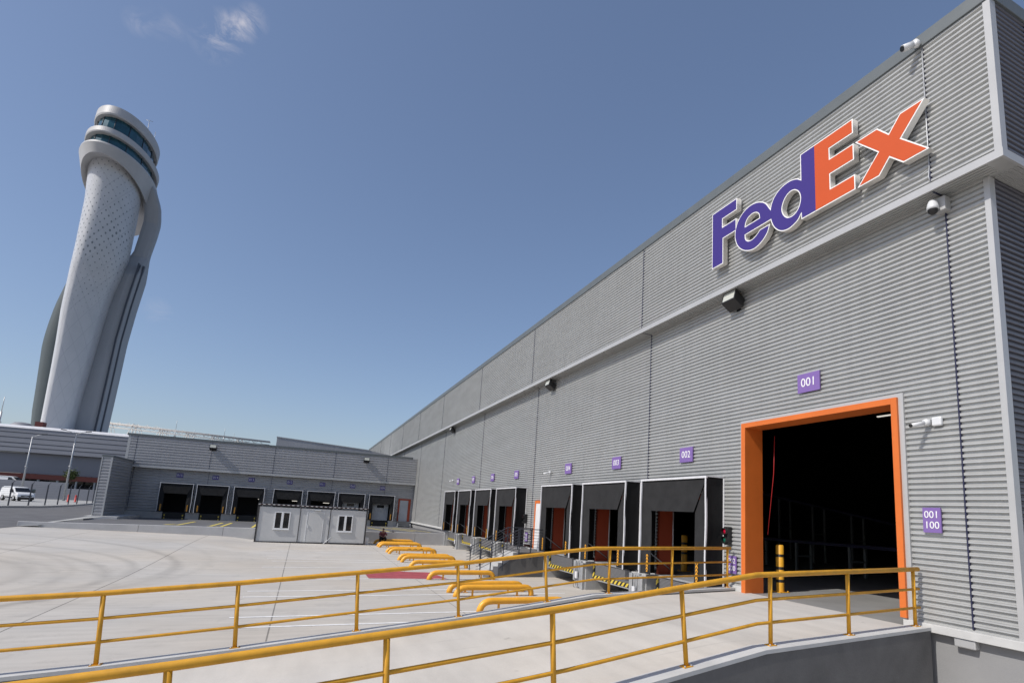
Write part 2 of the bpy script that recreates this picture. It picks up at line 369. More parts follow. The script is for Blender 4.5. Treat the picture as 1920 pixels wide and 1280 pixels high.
# ------------------------------------------------------------------ camera
W = [[0.9030037666529349, -0.4265720039764571, 0.051191042498229256], [0.1160379632793751, 0.12742905997518944, -0.9850365606161702], [0.41366579322842995, 0.8954318288375075, 0.16456746767123853]]
cam = bpy.data.cameras.new('camera'); co = bpy.data.objects.new('camera', cam); COL.objects.link(co)
right = Vector(W[0]); down = Vector(W[1]); fwd = Vector(W[2])
co.matrix_world = Matrix.Translation((0, 0, 3.15)) @ Matrix((( right.x, -down.x, -fwd.x), (right.y, -down.y, -fwd.y), (right.z, -down.z, -fwd.z))).to_4x4()
cam.sensor_width = 36; cam.lens = 1039.08 / 1920 * 36
cam.shift_x = (960 - 1060.25) / 1920; cam.shift_y = (788.65 - 640) / 1920
cam.clip_start = 0.1; cam.clip_end = 6000
sc.camera = co

# ------------------------------------------------------------------ light and sky
S = Vector((-1, -0.17, 1.04)).normalized()
sun = bpy.data.lights.new('sun', 'SUN'); so = bpy.data.objects.new('sun', sun); COL.objects.link(so)
sun.energy = 4.0; sun.angle = R(0.53); sun.color = (1, 0.955, 0.89)
so.rotation_euler = (-S).to_track_quat('-Z', 'Y').to_euler()
w = bpy.data.worlds.new('World'); sc.world = w; w.use_nodes = True; t = w.node_tree
sky = N(t, 'ShaderNodeTexSky', sky_type='NISHITA'); sky.sun_disc = False
sky.sun_elevation = math.asin(S.z); sky.sun_rotation = math.atan2(S.x, S.y)
sky.altitude = 0; sky.air_density = 1.0; sky.dust_density = 1.3; sky.ozone_density = 3.5
bg = t.nodes['Background']; bg.inputs[1].default_value = 0.135
# thin cirrus wisps (world directions)
tc = N(t, 'ShaderNodeTexCoord'); Dn = N(t, 'ShaderNodeVectorMath', operation='NORMALIZE'); L(t, tc.outputs['Generated'], Dn.inputs[0])
def dirpx(px, py):
    v = Vector(((px - 1060.25) / 1039.08, (py - 788.65) / 1039.08, 1))
    return (right * v.x + down * v.y + fwd * v.z).normalized()
nz = N(t, 'ShaderNodeTexNoise', i_Scale=17.0, i_Detail=10.0, i_Roughness=0.66, i_Distortion=1.1)
mpn = N(t, 'ShaderNodeMapping'); mpn.inputs['Scale'].default_value = (1.4, 1.0, 2.2); L(t, Dn.outputs[0], mpn.inputs[0]); L(t, mpn.outputs[0], nz.inputs[0])
wsum = None
for px, py, rad, amt in ((474, 38, 0.022, 1.0), (448, 52, 0.024, 0.9), (425, 62, 0.03, 0.75), (400, 78, 0.03, 0.6), (258, 42, 0.018, 0.42), (300, 45, 0.022, 0.3), (330, 52, 0.018, 0.22), (292, 582, 0.022, 0.26), (300, 590, .02, .15)):
    dp = N(t, 'ShaderNodeVectorMath', operation='DISTANCE'); L(t, Dn.outputs[0], dp.inputs[0]); dp.inputs[1].default_value = dirpx(px, py)
    k = math_(t, 'SUBTRACT', 1.0, math_(t, 'DIVIDE', dp.outputs['Value'], rad), clamp=True)
    k = math_(t, 'MULTIPLY', k, amt)
    wsum = k if wsum is None else math_(t, 'ADD', wsum, k)
wf = math_(t, 'MULTIPLY', math_(t, 'MULTIPLY', wsum, .8), ramp(t, nz.outputs[0], [(0.40, 0.0), (0.78, 1.0)]), clamp=True)
hazy = mixc(t, 0.18, sky.outputs[0], (1.35, 2.0, 3.4))
skyc = mixc(t, wf, hazy, (4.6, 4.8, 5.4))
tint = N(t, 'ShaderNodeVectorMath', operation='MULTIPLY'); tint.inputs[1].default_value = (1.10, 1.02, 0.99); L(t, skyc, tint.inputs[0]); L(t, tint.outputs[0], bg.inputs[0])
sc.view_settings.view_transform = 'Standard'; sc.view_settings.look = 'None'; sc.view_settings.exposure = 0.0; sc.view_settings.gamma = 1.0

# ------------------------------------------------------------------ ground
def gz(x, y):
    """yard: flat beside the docks, rising gently to the left at the back"""
    tab = [(-900, .93), (-22, .93), (-15.7, .68), (-12, .55), (-4.4, .34), (-2.9, .15), (5, .10), (9, 0), (60, 0)]
    v = 0
    for (a, va), (b, vb) in zip(tab, tab[1:]):
        if a <= x <= b: v = va + (vb - va) * (x - a) / (b - a)
    k = min(1, max(0, (y - 24) / 20)); k = k * k * (3 - 2 * k)
    return v * k
mb = MB(); xs = [-900, -400, -100, -60, -40, -30, -26] + [-24 + k for k in range(37)] + [30, 60, 400, 900]
ys = [-400, -100, -20, 0, 8, 16] + [20 + k for k in range(27)] + [46.5, 47.6]
vs = [(x, y, gz(x, y)) for y in ys for x in xs]; n = len(xs)
mb.add(vs, [(j * n + i, j * n + i + 1, (j + 1) * n + i + 1, (j + 1) * n + i) for j in range(len(ys) - 1) for i in range(n - 1)], True)
structure(mb.build('yard', 'yard', recalc=False))
def wall_y(x): return 47.33 + 0.058 * (x - 11.6)
mb = MB()
mb.add([(-14.3, wall_y(-14.3) + .1, .93), (11.75, wall_y(11.75) + .1, .93), (11.75, 66.6, .68), (-14.3, 66.6, .68)], [(0, 1, 2, 3)])
structure(mb.build('asphalt_apron', 'asphalt', recalc=False))
# road left of the yard, running past the annex
def rz(x, y):
    if y <= 46: return gz(x, y) + .008
    k = min(1, (y - 46) / 12); return (gz(x, 46) * (1 - k) + .93 * k) + .008
xr = [-900, -100, -60, -40, -30, -26, -22, -19, -17, -15.4]; yr = [15, 20, 24, 27, 30, 33, 36, 39, 42, 44, 46, 48, 50, 53, 56, 59, 66.6, 120, 2500]
mb = MB(); n = len(xr); mb.add([(x, y, rz(x, y)) for y in yr for x in xr], [(j * n + i, j * n + i + 1, (j + 1) * n + i + 1, (j + 1) * n + i) for j in range(len(yr) - 1) for i in range(n - 1)], True)
mb.add([(-15.4, 66.6, .66), (900, 66.6, .66), (900, 2500, .9), (-15.4, 2500, .9)], [(0, 1, 2, 3)])
structure(mb.build('road', 'asphalt', recalc=False))
mb = MB(); mb.add([(-15.42, 45.2, .70), (-14.6, 45.6, .74), (-14.2, 46.2, .93), (-14.2, 48.5, .945), (-14.5, 52.5, .945), (-14.5, 57.5, .95), (-15.42, 57.5, .955), (-15.42, 50, .80)], [tuple(range(8))])
structure(mb.build('concrete_strip', 'pavement', recalc=False))
# pavement beyond the road with its kerb
kp = [(-60, 60.5), (-33, 67.3), (-26.01, 71.7), (-25.25, 74.9), (-24.81, 76.7), (-24.96, 81.1), (-25.46, 87.8), (-27.7, 104.6), (-31, 125)]
mb = MB(); mb.add([(x, y, 1.10) for x, y in kp] + [(-60, 125, 1.1)], [tuple(range(len(kp) + 1))]); structure(mb.build('pavement', 'pavement', recalc=False))
mb = MB()
for (a, b) in zip(kp, kp[1:]):
    d = Vector((b[0] - a[0], b[1] - a[1], 0)).normalized(); nn = Vector((d.y, -d.x, 0)) * 0.15
    A = Vector((*a, 0)); B = Vector((*b, 0))
    mb.prism([A + Vector((0, 0, .6)), B + Vector((0, 0, .6)), B + nn + Vector((0, 0, .6)), A + nn + Vector((0, 0, .6))], (0, 0, .515))
structure(mb.build('kerb', 'concrete_wall'))
# bay markings
for i, (y, x0, x1) in enumerate(((16.15, -1.4, 10), (17.5, -1.36, 10), (20.95, -1.33, 10), (22.2, -1.3, 10), (25.45, -1.3, 10), (29.5, -1.28, 10), (32.1, -1.0, 9.6), (33.2, -1.26, 9.6), (37.25, -1.0, 9.6), (38.3, -1.25, 9.6), (41.9, -1.2, 9.6))):
    nx = 8; vs = []
    for j in range(nx + 1):
        x = x0 + (x1 - x0) * j / nx; yy = y - 0.02 * (x - x0) * 0.5
        vs += [(x, yy - .055, gz(x, yy) + .006), (x, yy + .055, gz(x, yy + .055) + .006)]
    if i == 0: lines = MB()
    lines.add(vs, [(2 * j, 2 * j + 2, 2 * j + 3, 2 * j + 1) for j in range(nx)])
structure(lines.build('bay_markings', 'line_white', recalc=False))
mb = MB(); mb.add([(2.97, 25.56, .016), (6.35, 25.26, .005), (5.85, 28.98, .008), (2.97, 28.72, .018)], [(0, 1, 2, 3)])
structure(mb.build('red_marking', 'red_paint', recalc=False))
def az(y): return .93 - (y - 47) / 19.6 * .25 + .006
mb = MB()
for (ax, ay, bx, by) in ((-8.75, 48.9, -8.45, 50.8), (-7.95, 48.5, -8.3, 58.6), (-5.9, 48.3, -6.15, 58.0), (-5.2, 48.3, -5.5, 58.6), (-3.2, 48.2, -3.45, 58), (-2.6, 48.3, -2.9, 58), (-.2, 48.3, -.3, 58), (.6, 48.3, .5, 58), (2.9, 48.4, 3.0, 58), (3.7, 48.4, 3.8, 58), (6.9, 48.6, 6.1, 58.5), (9.3, 51, 7.6, 61), (10.6, 50.5, 8.8, 61)):
    mb.add([(ax, ay, az(ay)), (ax + .2, ay, az(ay)), (bx + .2, by, az(by)), (bx, by, az(by))], [(0, 1, 2, 3)])
mb.add([(-8.7, 48.35, az(48.4)), (-7.8, 48.35, az(48.4)), (-7.8, 48.5, az(48.4)), (-8.7, 48.5, az(48.4))], [(0, 1, 2, 3)])
mb.add([(-6.0, 48.0, az(48)), (-5.0, 48.0, az(48)), (-5.0, 48.15, az(48)), (-6.0, 48.15, az(48))], [(0, 1, 2, 3)])
structure(mb.build('apron_markings', 'line_yellow', recalc=False))

# ------------------------------------------------------------------ ramp
CT = [(-30, -.12), (-14, .02), (-6, .27), (-2.7, .405), (-.8, .53), (1.3, .70), (3.3, .865), (5.35, 1.085), (6.75, 1.235), (11.56, 1.30)]
def ct(x):
    for (a, va), (b, vb) in zip(CT, CT[1:]):
        if a <= x <= b: return va + (vb - va) * (x - a) / (b - a)
    return CT[-1][1] if x > 0 else CT[0][1]
def yn(x): return 7.45 + .1 * (x - 11.4)
def yf(x): return 12.93 + .1 * (x - 11.4)
rx = [c[0] for c in CT]
mb = MB()
for a, b in zip(rx, rx[1:]):
    bb = b if b < 11.5 else 11.75
    za, zb = ct(a) - .09, ct(b) - .09
    mb.add([(a, yn(a) + .13, za), (bb, yn(bb) + .13, zb), (bb, yf(bb) - .13, zb), (a, yf(a) - .13, za)], [(0, 1, 2, 3)])
structure(mb.build('ramp', 'ramp', recalc=False))
def edge_wall(name, yfun, lo, hi, m, label, cap_m):
    root = thing(name, label, 'retaining wall', (0, yfun(0) , 0))
    wall = MB(); cap = MB()
    for a, b in zip(rx, rx[1:]):
        pa = [(a, yfun(a) + lo + .01, -.4), (a, yfun(a) + hi - .01, -.4), (a, yfun(a) + hi - .01, ct(a) - .06), (a, yfun(a) + lo + .01, ct(a) - .06)]
        pb = [(b, yfun(b) + lo + .01, -.4), (b, yfun(b) + hi - .01, -.4), (b, yfun(b) + hi - .01, ct(b) - .06), (b, yfun(b) + lo + .01, ct(b) - .06)]
        wall.add(pa + pb, [(0, 4, 5, 1), (1, 5, 6, 2), (2, 6, 7, 3), (3, 7, 4, 0)])
        qa = [(a, yfun(a) + lo, ct(a) - .06), (a, yfun(a) + hi, ct(a) - .06), (a, yfun(a) + hi, ct(a)), (a, yfun(a) + lo, ct(a))]
        qb = [(b, yfun(b) + lo, ct(b) - .06), (b, yfun(b) + hi, ct(b) - .06), (b, yfun(b) + hi, ct(b)), (b, yfun(b) + lo, ct(b))]
        cap.add(qa + qb, [(0, 4, 5, 1), (1, 5, 6, 2), (2, 6, 7, 3), (3, 7, 4, 0)])
        if b > 11.5: wall.f.append((len(wall.v) - 4, len(wall.v) - 3, len(wall.v) - 2, len(wall.v) - 1)); wall.sm.append(False); cap.f.append((len(cap.v) - 4, len(cap.v) - 3, len(cap.v) - 2, len(cap.v) - 1)); cap.sm.append(False)
    wall.build('wall', m, root); cap.build('coping', cap_m, root)
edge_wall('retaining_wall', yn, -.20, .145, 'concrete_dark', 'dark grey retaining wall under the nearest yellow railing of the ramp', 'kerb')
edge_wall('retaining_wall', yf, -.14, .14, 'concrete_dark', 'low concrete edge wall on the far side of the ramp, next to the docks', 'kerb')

def railing(name, yfun, posts, x0, x1, label, group):
    root = thing(name, label, 'railing', (x1, yfun(x1), ct(x1)), group)
    H = 1.10
    def off(x, h):
        s = (ct(x + .2) - ct(x - .2)) / .4 if x < 6.4 else 0
        nrm = Vector((-s, 0, 1)).normalized(); p = Vector((x, yfun(x), ct(x))) + nrm * h
        p.y = yfun(p.x); return p
    kn = [c[0] for c in CT if x0 < c[0] < x1]
    def path(h):
        xs_ = [x0] + kn + [x1]; out = []
        for x in xs_: out.append(off(x, h))
        return out
    MB().tube(path(H), .044, 14).build('top_rail', 'yellow', root)
    MB().tube(path(.71), .026, 10).build('mid_rail', 'yellow', root)
    MB().tube(path(.35), .026, 10).build('mid_rail', 'yellow', root)
    for x in posts:
        p = MB().tube([off(x, -.005), off(x, H - .02)], .035, 12)
        b = off(x, 0); s = (ct(x + .2) - ct(x - .2)) / .4
        p.prism([(b.x - .075, b.y - .065, b.z - .075 * s), (b.x + .075, b.y - .065, b.z + .075 * s), (b.x + .075, b.y + .065, b.z + .075 * s), (b.x - .075, b.y + .065, b.z - .075 * s)], (0, 0, .012))
        po = p.build('post', 'yellow', root)
        q = MB()
        for dx in (-.055, .055): q.lathe([(.0, .03), (.012, .03), (.012, .01)], (b.x + dx, b.y - .045, b.z + dx * s), 8)
        if x > -3: q.build('anchor_bolt', 'steel', po)
railing('ramp_railing', yn, (11.36, 9.16, 7.07, 5.27, 3.1, 1.08, -.82, -2.8), -4.0, 11.55, 'nearest amber pipe railing on the ramp, ending right of the orange gateway', None)
railing('ramp_railing', yf, (11.38, 9.28, 7.21, 5.46, 3.32, 1.26, -.76, -2.64, -4.7, -6.8), -8.0, 11.5, 'farther amber pipe railing on the ramp edge in front of the docks', None)

# ------------------------------------------------------------------ main hall
hall = thing('warehouse', 'long silver corrugated warehouse with a row of black dock shelters and an orange gateway', 'building', (XW, 5.7, 0))
docks = [15.22, 19.87, 24.50, 31.80, 36.50, 41.20, 45.80]
seams = [6.53, 17.59, 29.08, 39.6, 52.0, 63.8, 75.4, 87.0, 98.6, 110.2]
YE = 5.70; YB = 118.0
holes = [(7.80, 12.48, 6.00)] + [(c - 1.7, c + 1.7, 4.0) for c in docks] + [(27.55, 28.5, 3.72)]
holes.sort()
low = MB(); y = YE + .08
for (a, b, h) in holes:
    corr(low, 'x', XW, y, a, 1.36, 10.22); corr(low, 'x', XW, a, b, h, 10.22); y = b
corr(low, 'x', XW, y, YB, 1.36, 10.22)
low.build('wall', 'sheet', hall, recalc=False)
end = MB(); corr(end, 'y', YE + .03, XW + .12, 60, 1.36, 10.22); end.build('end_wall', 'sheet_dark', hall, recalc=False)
up = MB(); YU = 5.22
corr(up, 'x', XU, YU + .10, YB, 10.375, 13.66)
up.build('upper_wall', 'sheet', hall, recalc=False)
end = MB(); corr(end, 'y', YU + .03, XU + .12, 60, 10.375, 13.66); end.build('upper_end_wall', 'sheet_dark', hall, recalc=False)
mb = MB()  # fascia with ribbed soffit
mb.box((XU - .07, YU - .04, 10.205), (XU - .02, YB, 10.375)); mb.box((XU - .02, YU - .04, 10.205), (60, YU + .01, 10.375))
mb.build('fascia', 'trim', hall)
mb = MB()
mb.box((XU - .02, YU + .01, 10.235), (XW + .05, YB, 10.255)); mb.box((XW + .05, YU + .01, 10.235), (60, YE + .1, 10.255))
for i in range(5):
    x = XU + .03 + i * .09; mb.box((x, YU + .3, 10.212), (x + .045, YB, 10.235))
    yy = YU + .03 + i * .09; mb.box((XW + .1, yy, 10.212), (60, yy + .045, 10.235))
mb.build('soffit', 'sheet', hall)
mb = MB(); mb.box((XU - .09, YU - .06, 13.66), (XU + .35, YB, 13.96)); mb.box((XU + .35, YU - .06, 13.66), (60, YU + .35, 13.96))
mb.build('coping', 'coping', hall, bevel=.01)
mb = MB(); mb.box((XU - .065, YU - .03, 10.375), (XU, YU + .10, 13.655)); mb.box((XU, YU - .03, 10.375), (XU + .12, YU + .02, 13.655)); mb.build('corner_trim', 'trim', hall)
mb = MB(); mb.box((XW - .065, YE - .03, 1.36), (XW, YE + .08, 10.205)); mb.box((XW, YE - .03, 1.36), (XW + .12, YE + .02, 10.205)); mb.build('corner_trim', 'trim', hall)
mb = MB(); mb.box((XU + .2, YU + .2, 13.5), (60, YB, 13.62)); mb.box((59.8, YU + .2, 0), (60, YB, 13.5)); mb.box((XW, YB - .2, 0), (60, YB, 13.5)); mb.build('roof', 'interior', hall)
for ysm in seams:
    tops = ((XW - .040, 1.4, 10.2),) if ysm > 60 else ((XW - .040, 1.4, 10.2),)
    mb = MB()
    z0 = 4.55 if any(a - .2 < ysm < b + .2 for a, b, h in holes[1:]) else 1.4
    mb.box((XW - .053, ysm - .014, z0), (XW + .0, ysm + .014, 10.2))
    if ysm < 60: mb.box((XU + .02, ysm - .02, 10.205), (XW, ysm + .02, 10.21))
    mb.box((XU - .053, ysm - .014, 10.41), (XU, ysm + .014, 13.65)); mb.build('seam', 'seam', hall)
mb = MB()
for xs_ in (14.9, 26, 37):
    mb.box((xs_ - .014, YE - .023, 1.4), (xs_ + .014, YE + .03, 10.2)); mb.box((xs_ - .02, YU + .02, 10.205), (xs_ + .02, YE, 10.21))
mb.box((12.43, YU - .023, 10.41), (12.46, YU + .03, 13.65)); mb.box((24.4, YU - .023, 10.41), (24.43, YU + .03, 13.65))
mb.build('seam', 'seam', hall)
# plinth, sill
mb = MB(); mb.box((11.75, YE + .02, -.3), (60, 7.0, 1.19)); mb.box((11.75, 7.0, -.3), (12.05, 13.15, 1.19)); mb.build('plinth', 'plinth', hall); mb = MB(); mb.box((11.75, 47.75, -.3), (12.05, 66.5, 1.19)); mb.build('plinth', 'plinth', hall); MB().box((13.0, 13.15, -.3), (13.2, 47.75, 1.0)).build('pit_wall', 'concrete_dark', hall); MB().box((11.78, 13.15, 1.05), (12.05, 47.75, 1.196)).build('floor_edge', 'concrete_wall', hall)
mb = MB()
for a, b in ((YE - .06, 7.84), (12.44, 13.12), (26.5, 27.5), (47.75, 66.3)): mb.box((11.57, a, 1.205), (11.76, b, 1.36))
mb.box((11.76, YE - .06, 1.205), (60, YE + .02, 1.36))
mb.build('sill', 'kerb', hall, bevel=.008)
MB().box((11.60, 6.49, 1.04), (11.75, 6.87, 1.20)).build('vent_box', 'trim', hall, bevel=.02)
MB().box((12.05, 5.9, 1.0), (59.8, YB - .2, 1.198)).build('floor', 'interior_floor', hall)
MB().box((11.75, 7.84, 1.0), (12.05, 12.44, 1.197)).build('threshold', 'interior_floor', hall)
# orange gateway
mb = MB()
mb.box((11.54, 7.74, 1.39), (12.22, 7.88, 6.04)); mb.box((11.54, 12.38, 1.20), (12.22, 12.54, 6.04)); mb.box((11.54, 7.88, 5.90), (12.22, 12.38, 6.04))
mb.build('gateway_frame', 'orange', hall, bevel=.004)
mb = MB(); mb.box((11.60, 7.63, 1.36), (11.70, 7.74, 6.13)); mb.box((11.60, 7.74, 6.04), (11.70, 12.54, 6.13)); mb.box((11.60, 12.54, 1.36), (11.70, 12.62, 6.13)); mb.build('gateway_trim', 'trim', hall)
# staff door beside the stair
dr = MB().box((11.60, 27.62, 1.2), (11.66, 28.36, 3.62)).build('staff_door', 'door_white', hall)
mb = MB(); mb.box((11.58, 28.36, 1.2), (11.72, 28.5, 3.76)); mb.box((11.58, 27.5, 1.2), (11.72, 27.62, 3.76)); mb.box((11.58, 27.62, 3.62), (11.72, 28.36, 3.76)); mb.build('door_frame', 'orange', hall)

# dock shelters ---------------------------------------------------------------
def shelter(parent, w, h, hw, hh, dep, bottom, chev_h, seed=0):
    """origin: wall plane, centre of opening, floor level; opens towards -x"""
    rnd = random.Random(seed)
    b = MB()
    side_pts = lambda sgn: None
    # wavy vinyl sides and top
    for sgn in (-1, 1):
        ys_ = sgn * w / 2; rows = 14; cols = 5; vs = []
        for i in range(rows + 1):
            z = bottom + (h - bottom) * i / rows
            for j in range(cols + 1):
                x = -dep + dep * j / cols
                wv = 0 if j in (0, cols) else -sgn * (.02 + .025 * abs(math.sin(i * 1.7 + j * 1.3 + seed)))
                vs.append((x, ys_ + wv, z + (-.05 * math.sin(math.pi * j / cols) if i == rows else 0)))
        n_ = cols + 1
        b.add(vs, [(i * n_ + j, i * n_ + j + 1, (i + 1) * n_ + j + 1, (i + 1) * n_ + j) for i in range(rows) for j in range(cols)], True)
    b.box((-dep + .02, -w / 2 + .03, h - .05), (0, w / 2 - .03, h - .02))
    b.local = True
    root = b.build('dock_shelter', 'black_vinyl', parent, recalc=False)
    def sub(name, m, q, **k):
        q.local = True; o = q.build(name, m, root, **k); o.location = (0, 0, 0); return o
    f = -dep
    q = MB(); q.add([(f + .03, -w / 2 + .06, h - .06), (f + .03, w / 2 - .06, h - .06), (f + .05, hw / 2, hh), (f + .05, -hw / 2, hh)], [(0, 1, 2, 3)])
    q.prism([(f + .03, -w / 2 + .06, h - .06), (f + .03, w / 2 - .06, h - .06), (f + .0, hw / 2 + .02, hh), (f + .0, -hw / 2 - .02, hh)], (.012, 0, 0)); sub('header_curtain', 'black_fabric', q)
    for sgn in (-1, 1):
        q = MB(); q.prism([(f + .045, sgn * (w / 2 - .05), h - .1), (f + .06, sgn * (hw / 2 + .02), hh), (f + .075, sgn * hw / 2, (hh + bottom) / 2 + .1 * rnd.random()), (f + .05, sgn * (hw / 2 + .03 * rnd.random()), bottom + .02), (f + .045, sgn * (w / 2 - .05), bottom + .02)], (.012, 0, 0)); sub('side_curtain', 'black_fabric', q)
    q = MB(); e = .055
    zz = [bottom + (h - bottom) * i / 8 for i in range(9)]
    for sgn in (-1, 1):
        for a, c in zip(zz, zz[1:]):
            wa = .012 * math.sin(a * 3 + seed * 2 + sgn); wc = .012 * math.sin(c * 3 + seed * 2 + sgn)
            q.prism([(f - .02, sgn * (w / 2 - e) + wa, a), (f - .02, sgn * w / 2 + wa, a), (f - .02, sgn * w / 2 + wc, c), (f - .02, sgn * (w / 2 - e) + wc, c)], (.05, 0, 0))
    q.box((f - .022, -w / 2 - .01, h - e), (f + .03, w / 2 + .01, h + .01)); q.box((f + .03, -w / 2 - .01, h - .02), (0, -w / 2 + .03, h + .01)); q.box((f + .03, w / 2 - .03, h - .02), (0, w / 2 + .01, h + .01))
    q.box((-.03, -w / 2 - .04, bottom), (0.01, -w / 2 + .0, h - .03))
    sub('edge_strip', 'white_strip', q)
    for sgn in (-1, 1):
        q = MB(); q.box((-.008, -.055, 0), (.008, .055, chev_h)); q.local = True
        o = q.build('chevron_marker', 'chevron', root); o.location = (f + .028, sgn * (hw / 2 + .17), bottom + .1)
    return root
sh0 = None
for i, c in enumerate(docks):
    o = shelter(hall, 3.60, 3.26, 2.34, 2.17, .66, 0.0, .58, i) 
    o.location = Vector((XW, c, 1.23)) - Vector((XW, 5.7, 0)); o.location.x -= .03
    # jambs and opening
    j = MB(); j.box((XW + .02, c + 1.62, 1.2), (12.27, c + 1.75, 4.0)); j.box((XW + .02, c - 1.75, 1.2), (12.27, c - 1.62, 4.0)); j.box((XW + .02, c - 1.62, 3.85), (12.27, c + 1.62, 4.0))
    j.build('dock_jamb', 'orange_shaded', hall)  # jamb shade is carried by the darker orange
    j = MB(); j.tube([(12.3, c + 1.62, 1.2), (12.3, c + 1.62, 4.0)], .03, 8); j.tube([(12.3, c - 1.62, 1.2), (12.3, c - 1.62, 4.0)], .03, 8)
    j.tube([(12.32, c + 1.6, 1.3), (11.2, c + 1.55, 2.0)], .02, 6)
    j.build('door_track', 'steel', hall)
    # leveller hung below floor level
    lv = MB(); lv.prism([(11.52, c - 1.48, .60), (11.52, c + 1.42, .60), (11.50, c + 1.42, 1.16), (11.50, c - 1.48, 1.16)], (.60, 0, 0))
    lvo = lv.build('dock_leveller', 'mesh_grey', hall, bevel=.02)
    s = MB(); s.box((-.02, -1.43, -.07), (.02, 1.43, .07)); s.local = True; so_ = s.build('hazard_strip', 'hazard', lvo); so_.location = (11.49 - hall.location.x, c - hall.location.y, .60)
    s = MB(); s.box((-.02, -.05, -.26), (.02, .05, .26)); s.local = True; so_ = s.build('hazard_strip', 'hazard_v', lvo); so_.location = (11.485 - hall.location.x, c + 1.36 - hall.location.y, .91)
    s = MB(); s.box((11.40, c - 1.6, .49), (11.75, c + 1.5, .52)); s.box((11.46, c - 1.3, 1.17), (12.1, c + 1.3, 1.225)); s.build('steel_lip', 'steel', lvo)
piers = [(13.2, 13.75), (17.05, 18.05), (21.68, 22.7), (25.9, 26.4), (29.7, 30.35), (33.7, 34.65), (38.4, 39.35), (43.05, 44.0), (47.1, 47.7)]
for i, (a, b) in enumerate(piers):
    p = MB(); p.box((11.34, a, -.2), (11.77, b, 1.17)); p.box((11.77, a, -.2), (12.99, b, 1.04)); po = p.build('dock_pier', 'concrete_wall', hall, bevel=.01)
    q = MB(); m_ = (a + b) / 2
    q.box((11.20, a + .04, .0), (11.34, a + .30, 1.1)); q.box((11.24, a + .3, .06), (11.34, b - .3 if b - a > .7 else a + .34, 1.16)); q.box((11.22, b - .26, .3), (11.34, b - .04, 1.14))
    q.build('buffer_plate', 'steel', po, bevel=.006)
    if b - a > .7:
        q = MB(); q.box((11.14, m_ - .05, .42), (11.2, m_ + .13, .70)); q.build('control_box', 'white_strip', po)
        q = MB()
        for k in range(3): q.tube([(11.18, m_ - .2 + k * .16, 1.1), (11.17, m_ - .19 + k * .16, .6), (11.14 - .03 * k, m_ - .16 + k * .14, .1), (11.1, m_ - .1 + k * .1, .03)], .009, 6)
        q.build('cable', 'black', po)
# inside, seen through the gateway and the dock openings
bl = MB(); bl.lathe([(0, 1.28), (.13, 1.28), (.15, 1.25), (.15, 0), (0, 0)], (0, 0, 0), 20); bl.local = True
def bollard(x, y, label, h=1.0):
    r_ = thing('bollard', label, 'bollard', (x, y, 1.2), 'striped bollards inside the warehouse')
    q = MB(); q.lathe([(0, 1.36), (.09, 1.36), (.115, 1.33), (.115, 0)], (0, 0, 0), 20); q.local = True; o = q.build('post', 'bollard', r_); o.location = (0, 0, 0)
    q = MB(); q.box((-.19, -.19, 0), (.19, .19, .015)); [q.lathe([(0, .05), (.02, .05), (.02, .01)], (sx * .15, sy * .15, 0), 6) for sx in (-1, 1) for sy in (-1, 1)]; q.local = True; o = q.build('base_plate', 'yellow', r_); o.location = (0, 0, 0)
bollard(13.05, 12.56, 'yellow bollard with black bands just inside the orange gateway')
bollard(13.62, 17.9, 'yellow bollard with black bands seen through the dock opening marked 002')
def conveyor(x, y0, y1, z, label, rise=0.0):
    r_ = thing('conveyor', label, 'conveyor', (x, y0, 1.2), 'conveyors in the dark hall')
    q = MB(); q.prism([(x - .5, y0, z), (x + .5, y0, z), (x + .5, y0, z + .12), (x - .5, y0, z + .12)], (0, y1 - y0, rise)); q.build('belt', 'blue_dark', r_)
    n_ = max(2, int(abs(y1 - y0) / 2.2))
    for k in range(n_ + 1):
        yy = y0 + (y1 - y0) * k / n_; zz = z + rise * k / n_
        q = MB(); q.box((x - .5, yy - .05, 1.2), (x - .4, yy + .05, zz)); q.box((x + .4, yy - .05, 1.2), (x + .5, yy + .05, zz)); q.box((x - .4, yy - .03, 1.2 + (zz - 1.2) * .5), (x + .4, yy + .03, 1.27 + (zz - 1.2) * .5)); q.build('leg', 'coping', r_)
conveyor(20.5, 13.0, 21.0, 2.4, 'low belt conveyor in the dark hall behind the orange gateway')
conveyor(26.0, 15.0, 27.0, 2.9, 'sloping belt conveyor rising deep in the dark hall', 2.2)
q = MB(); q.tube([(12.32, 12.0, 5.7), (12.32, 12.05, 4.6), (12.32, 12.3, 2.85)], .007, 6); tag(q.build('pull_chain', 'red_chain', origin=(12.32, 12.3, 2.85)), 'thin red pull chain hanging inside the orange gateway', 'chain')
for (x, y_, z, m, lab) in ((24.0, 16.5, 8.35, 'lamp_dim', 'lit strip lamp near the upper right corner of the orange gateway'),):
    r_ = thing('strip_lamp', lab, 'lamp', (x, y_, z), None)
    MB().box((x - .05, y_ - .55, z), (x + .05, y_ + .55, z + .05)).build('tube', m, r_); MB().box((x - .1, y_ - .6, z + .05), (x + .1, y_ + .6, z + .12)).build('housing', 'interior', r_)

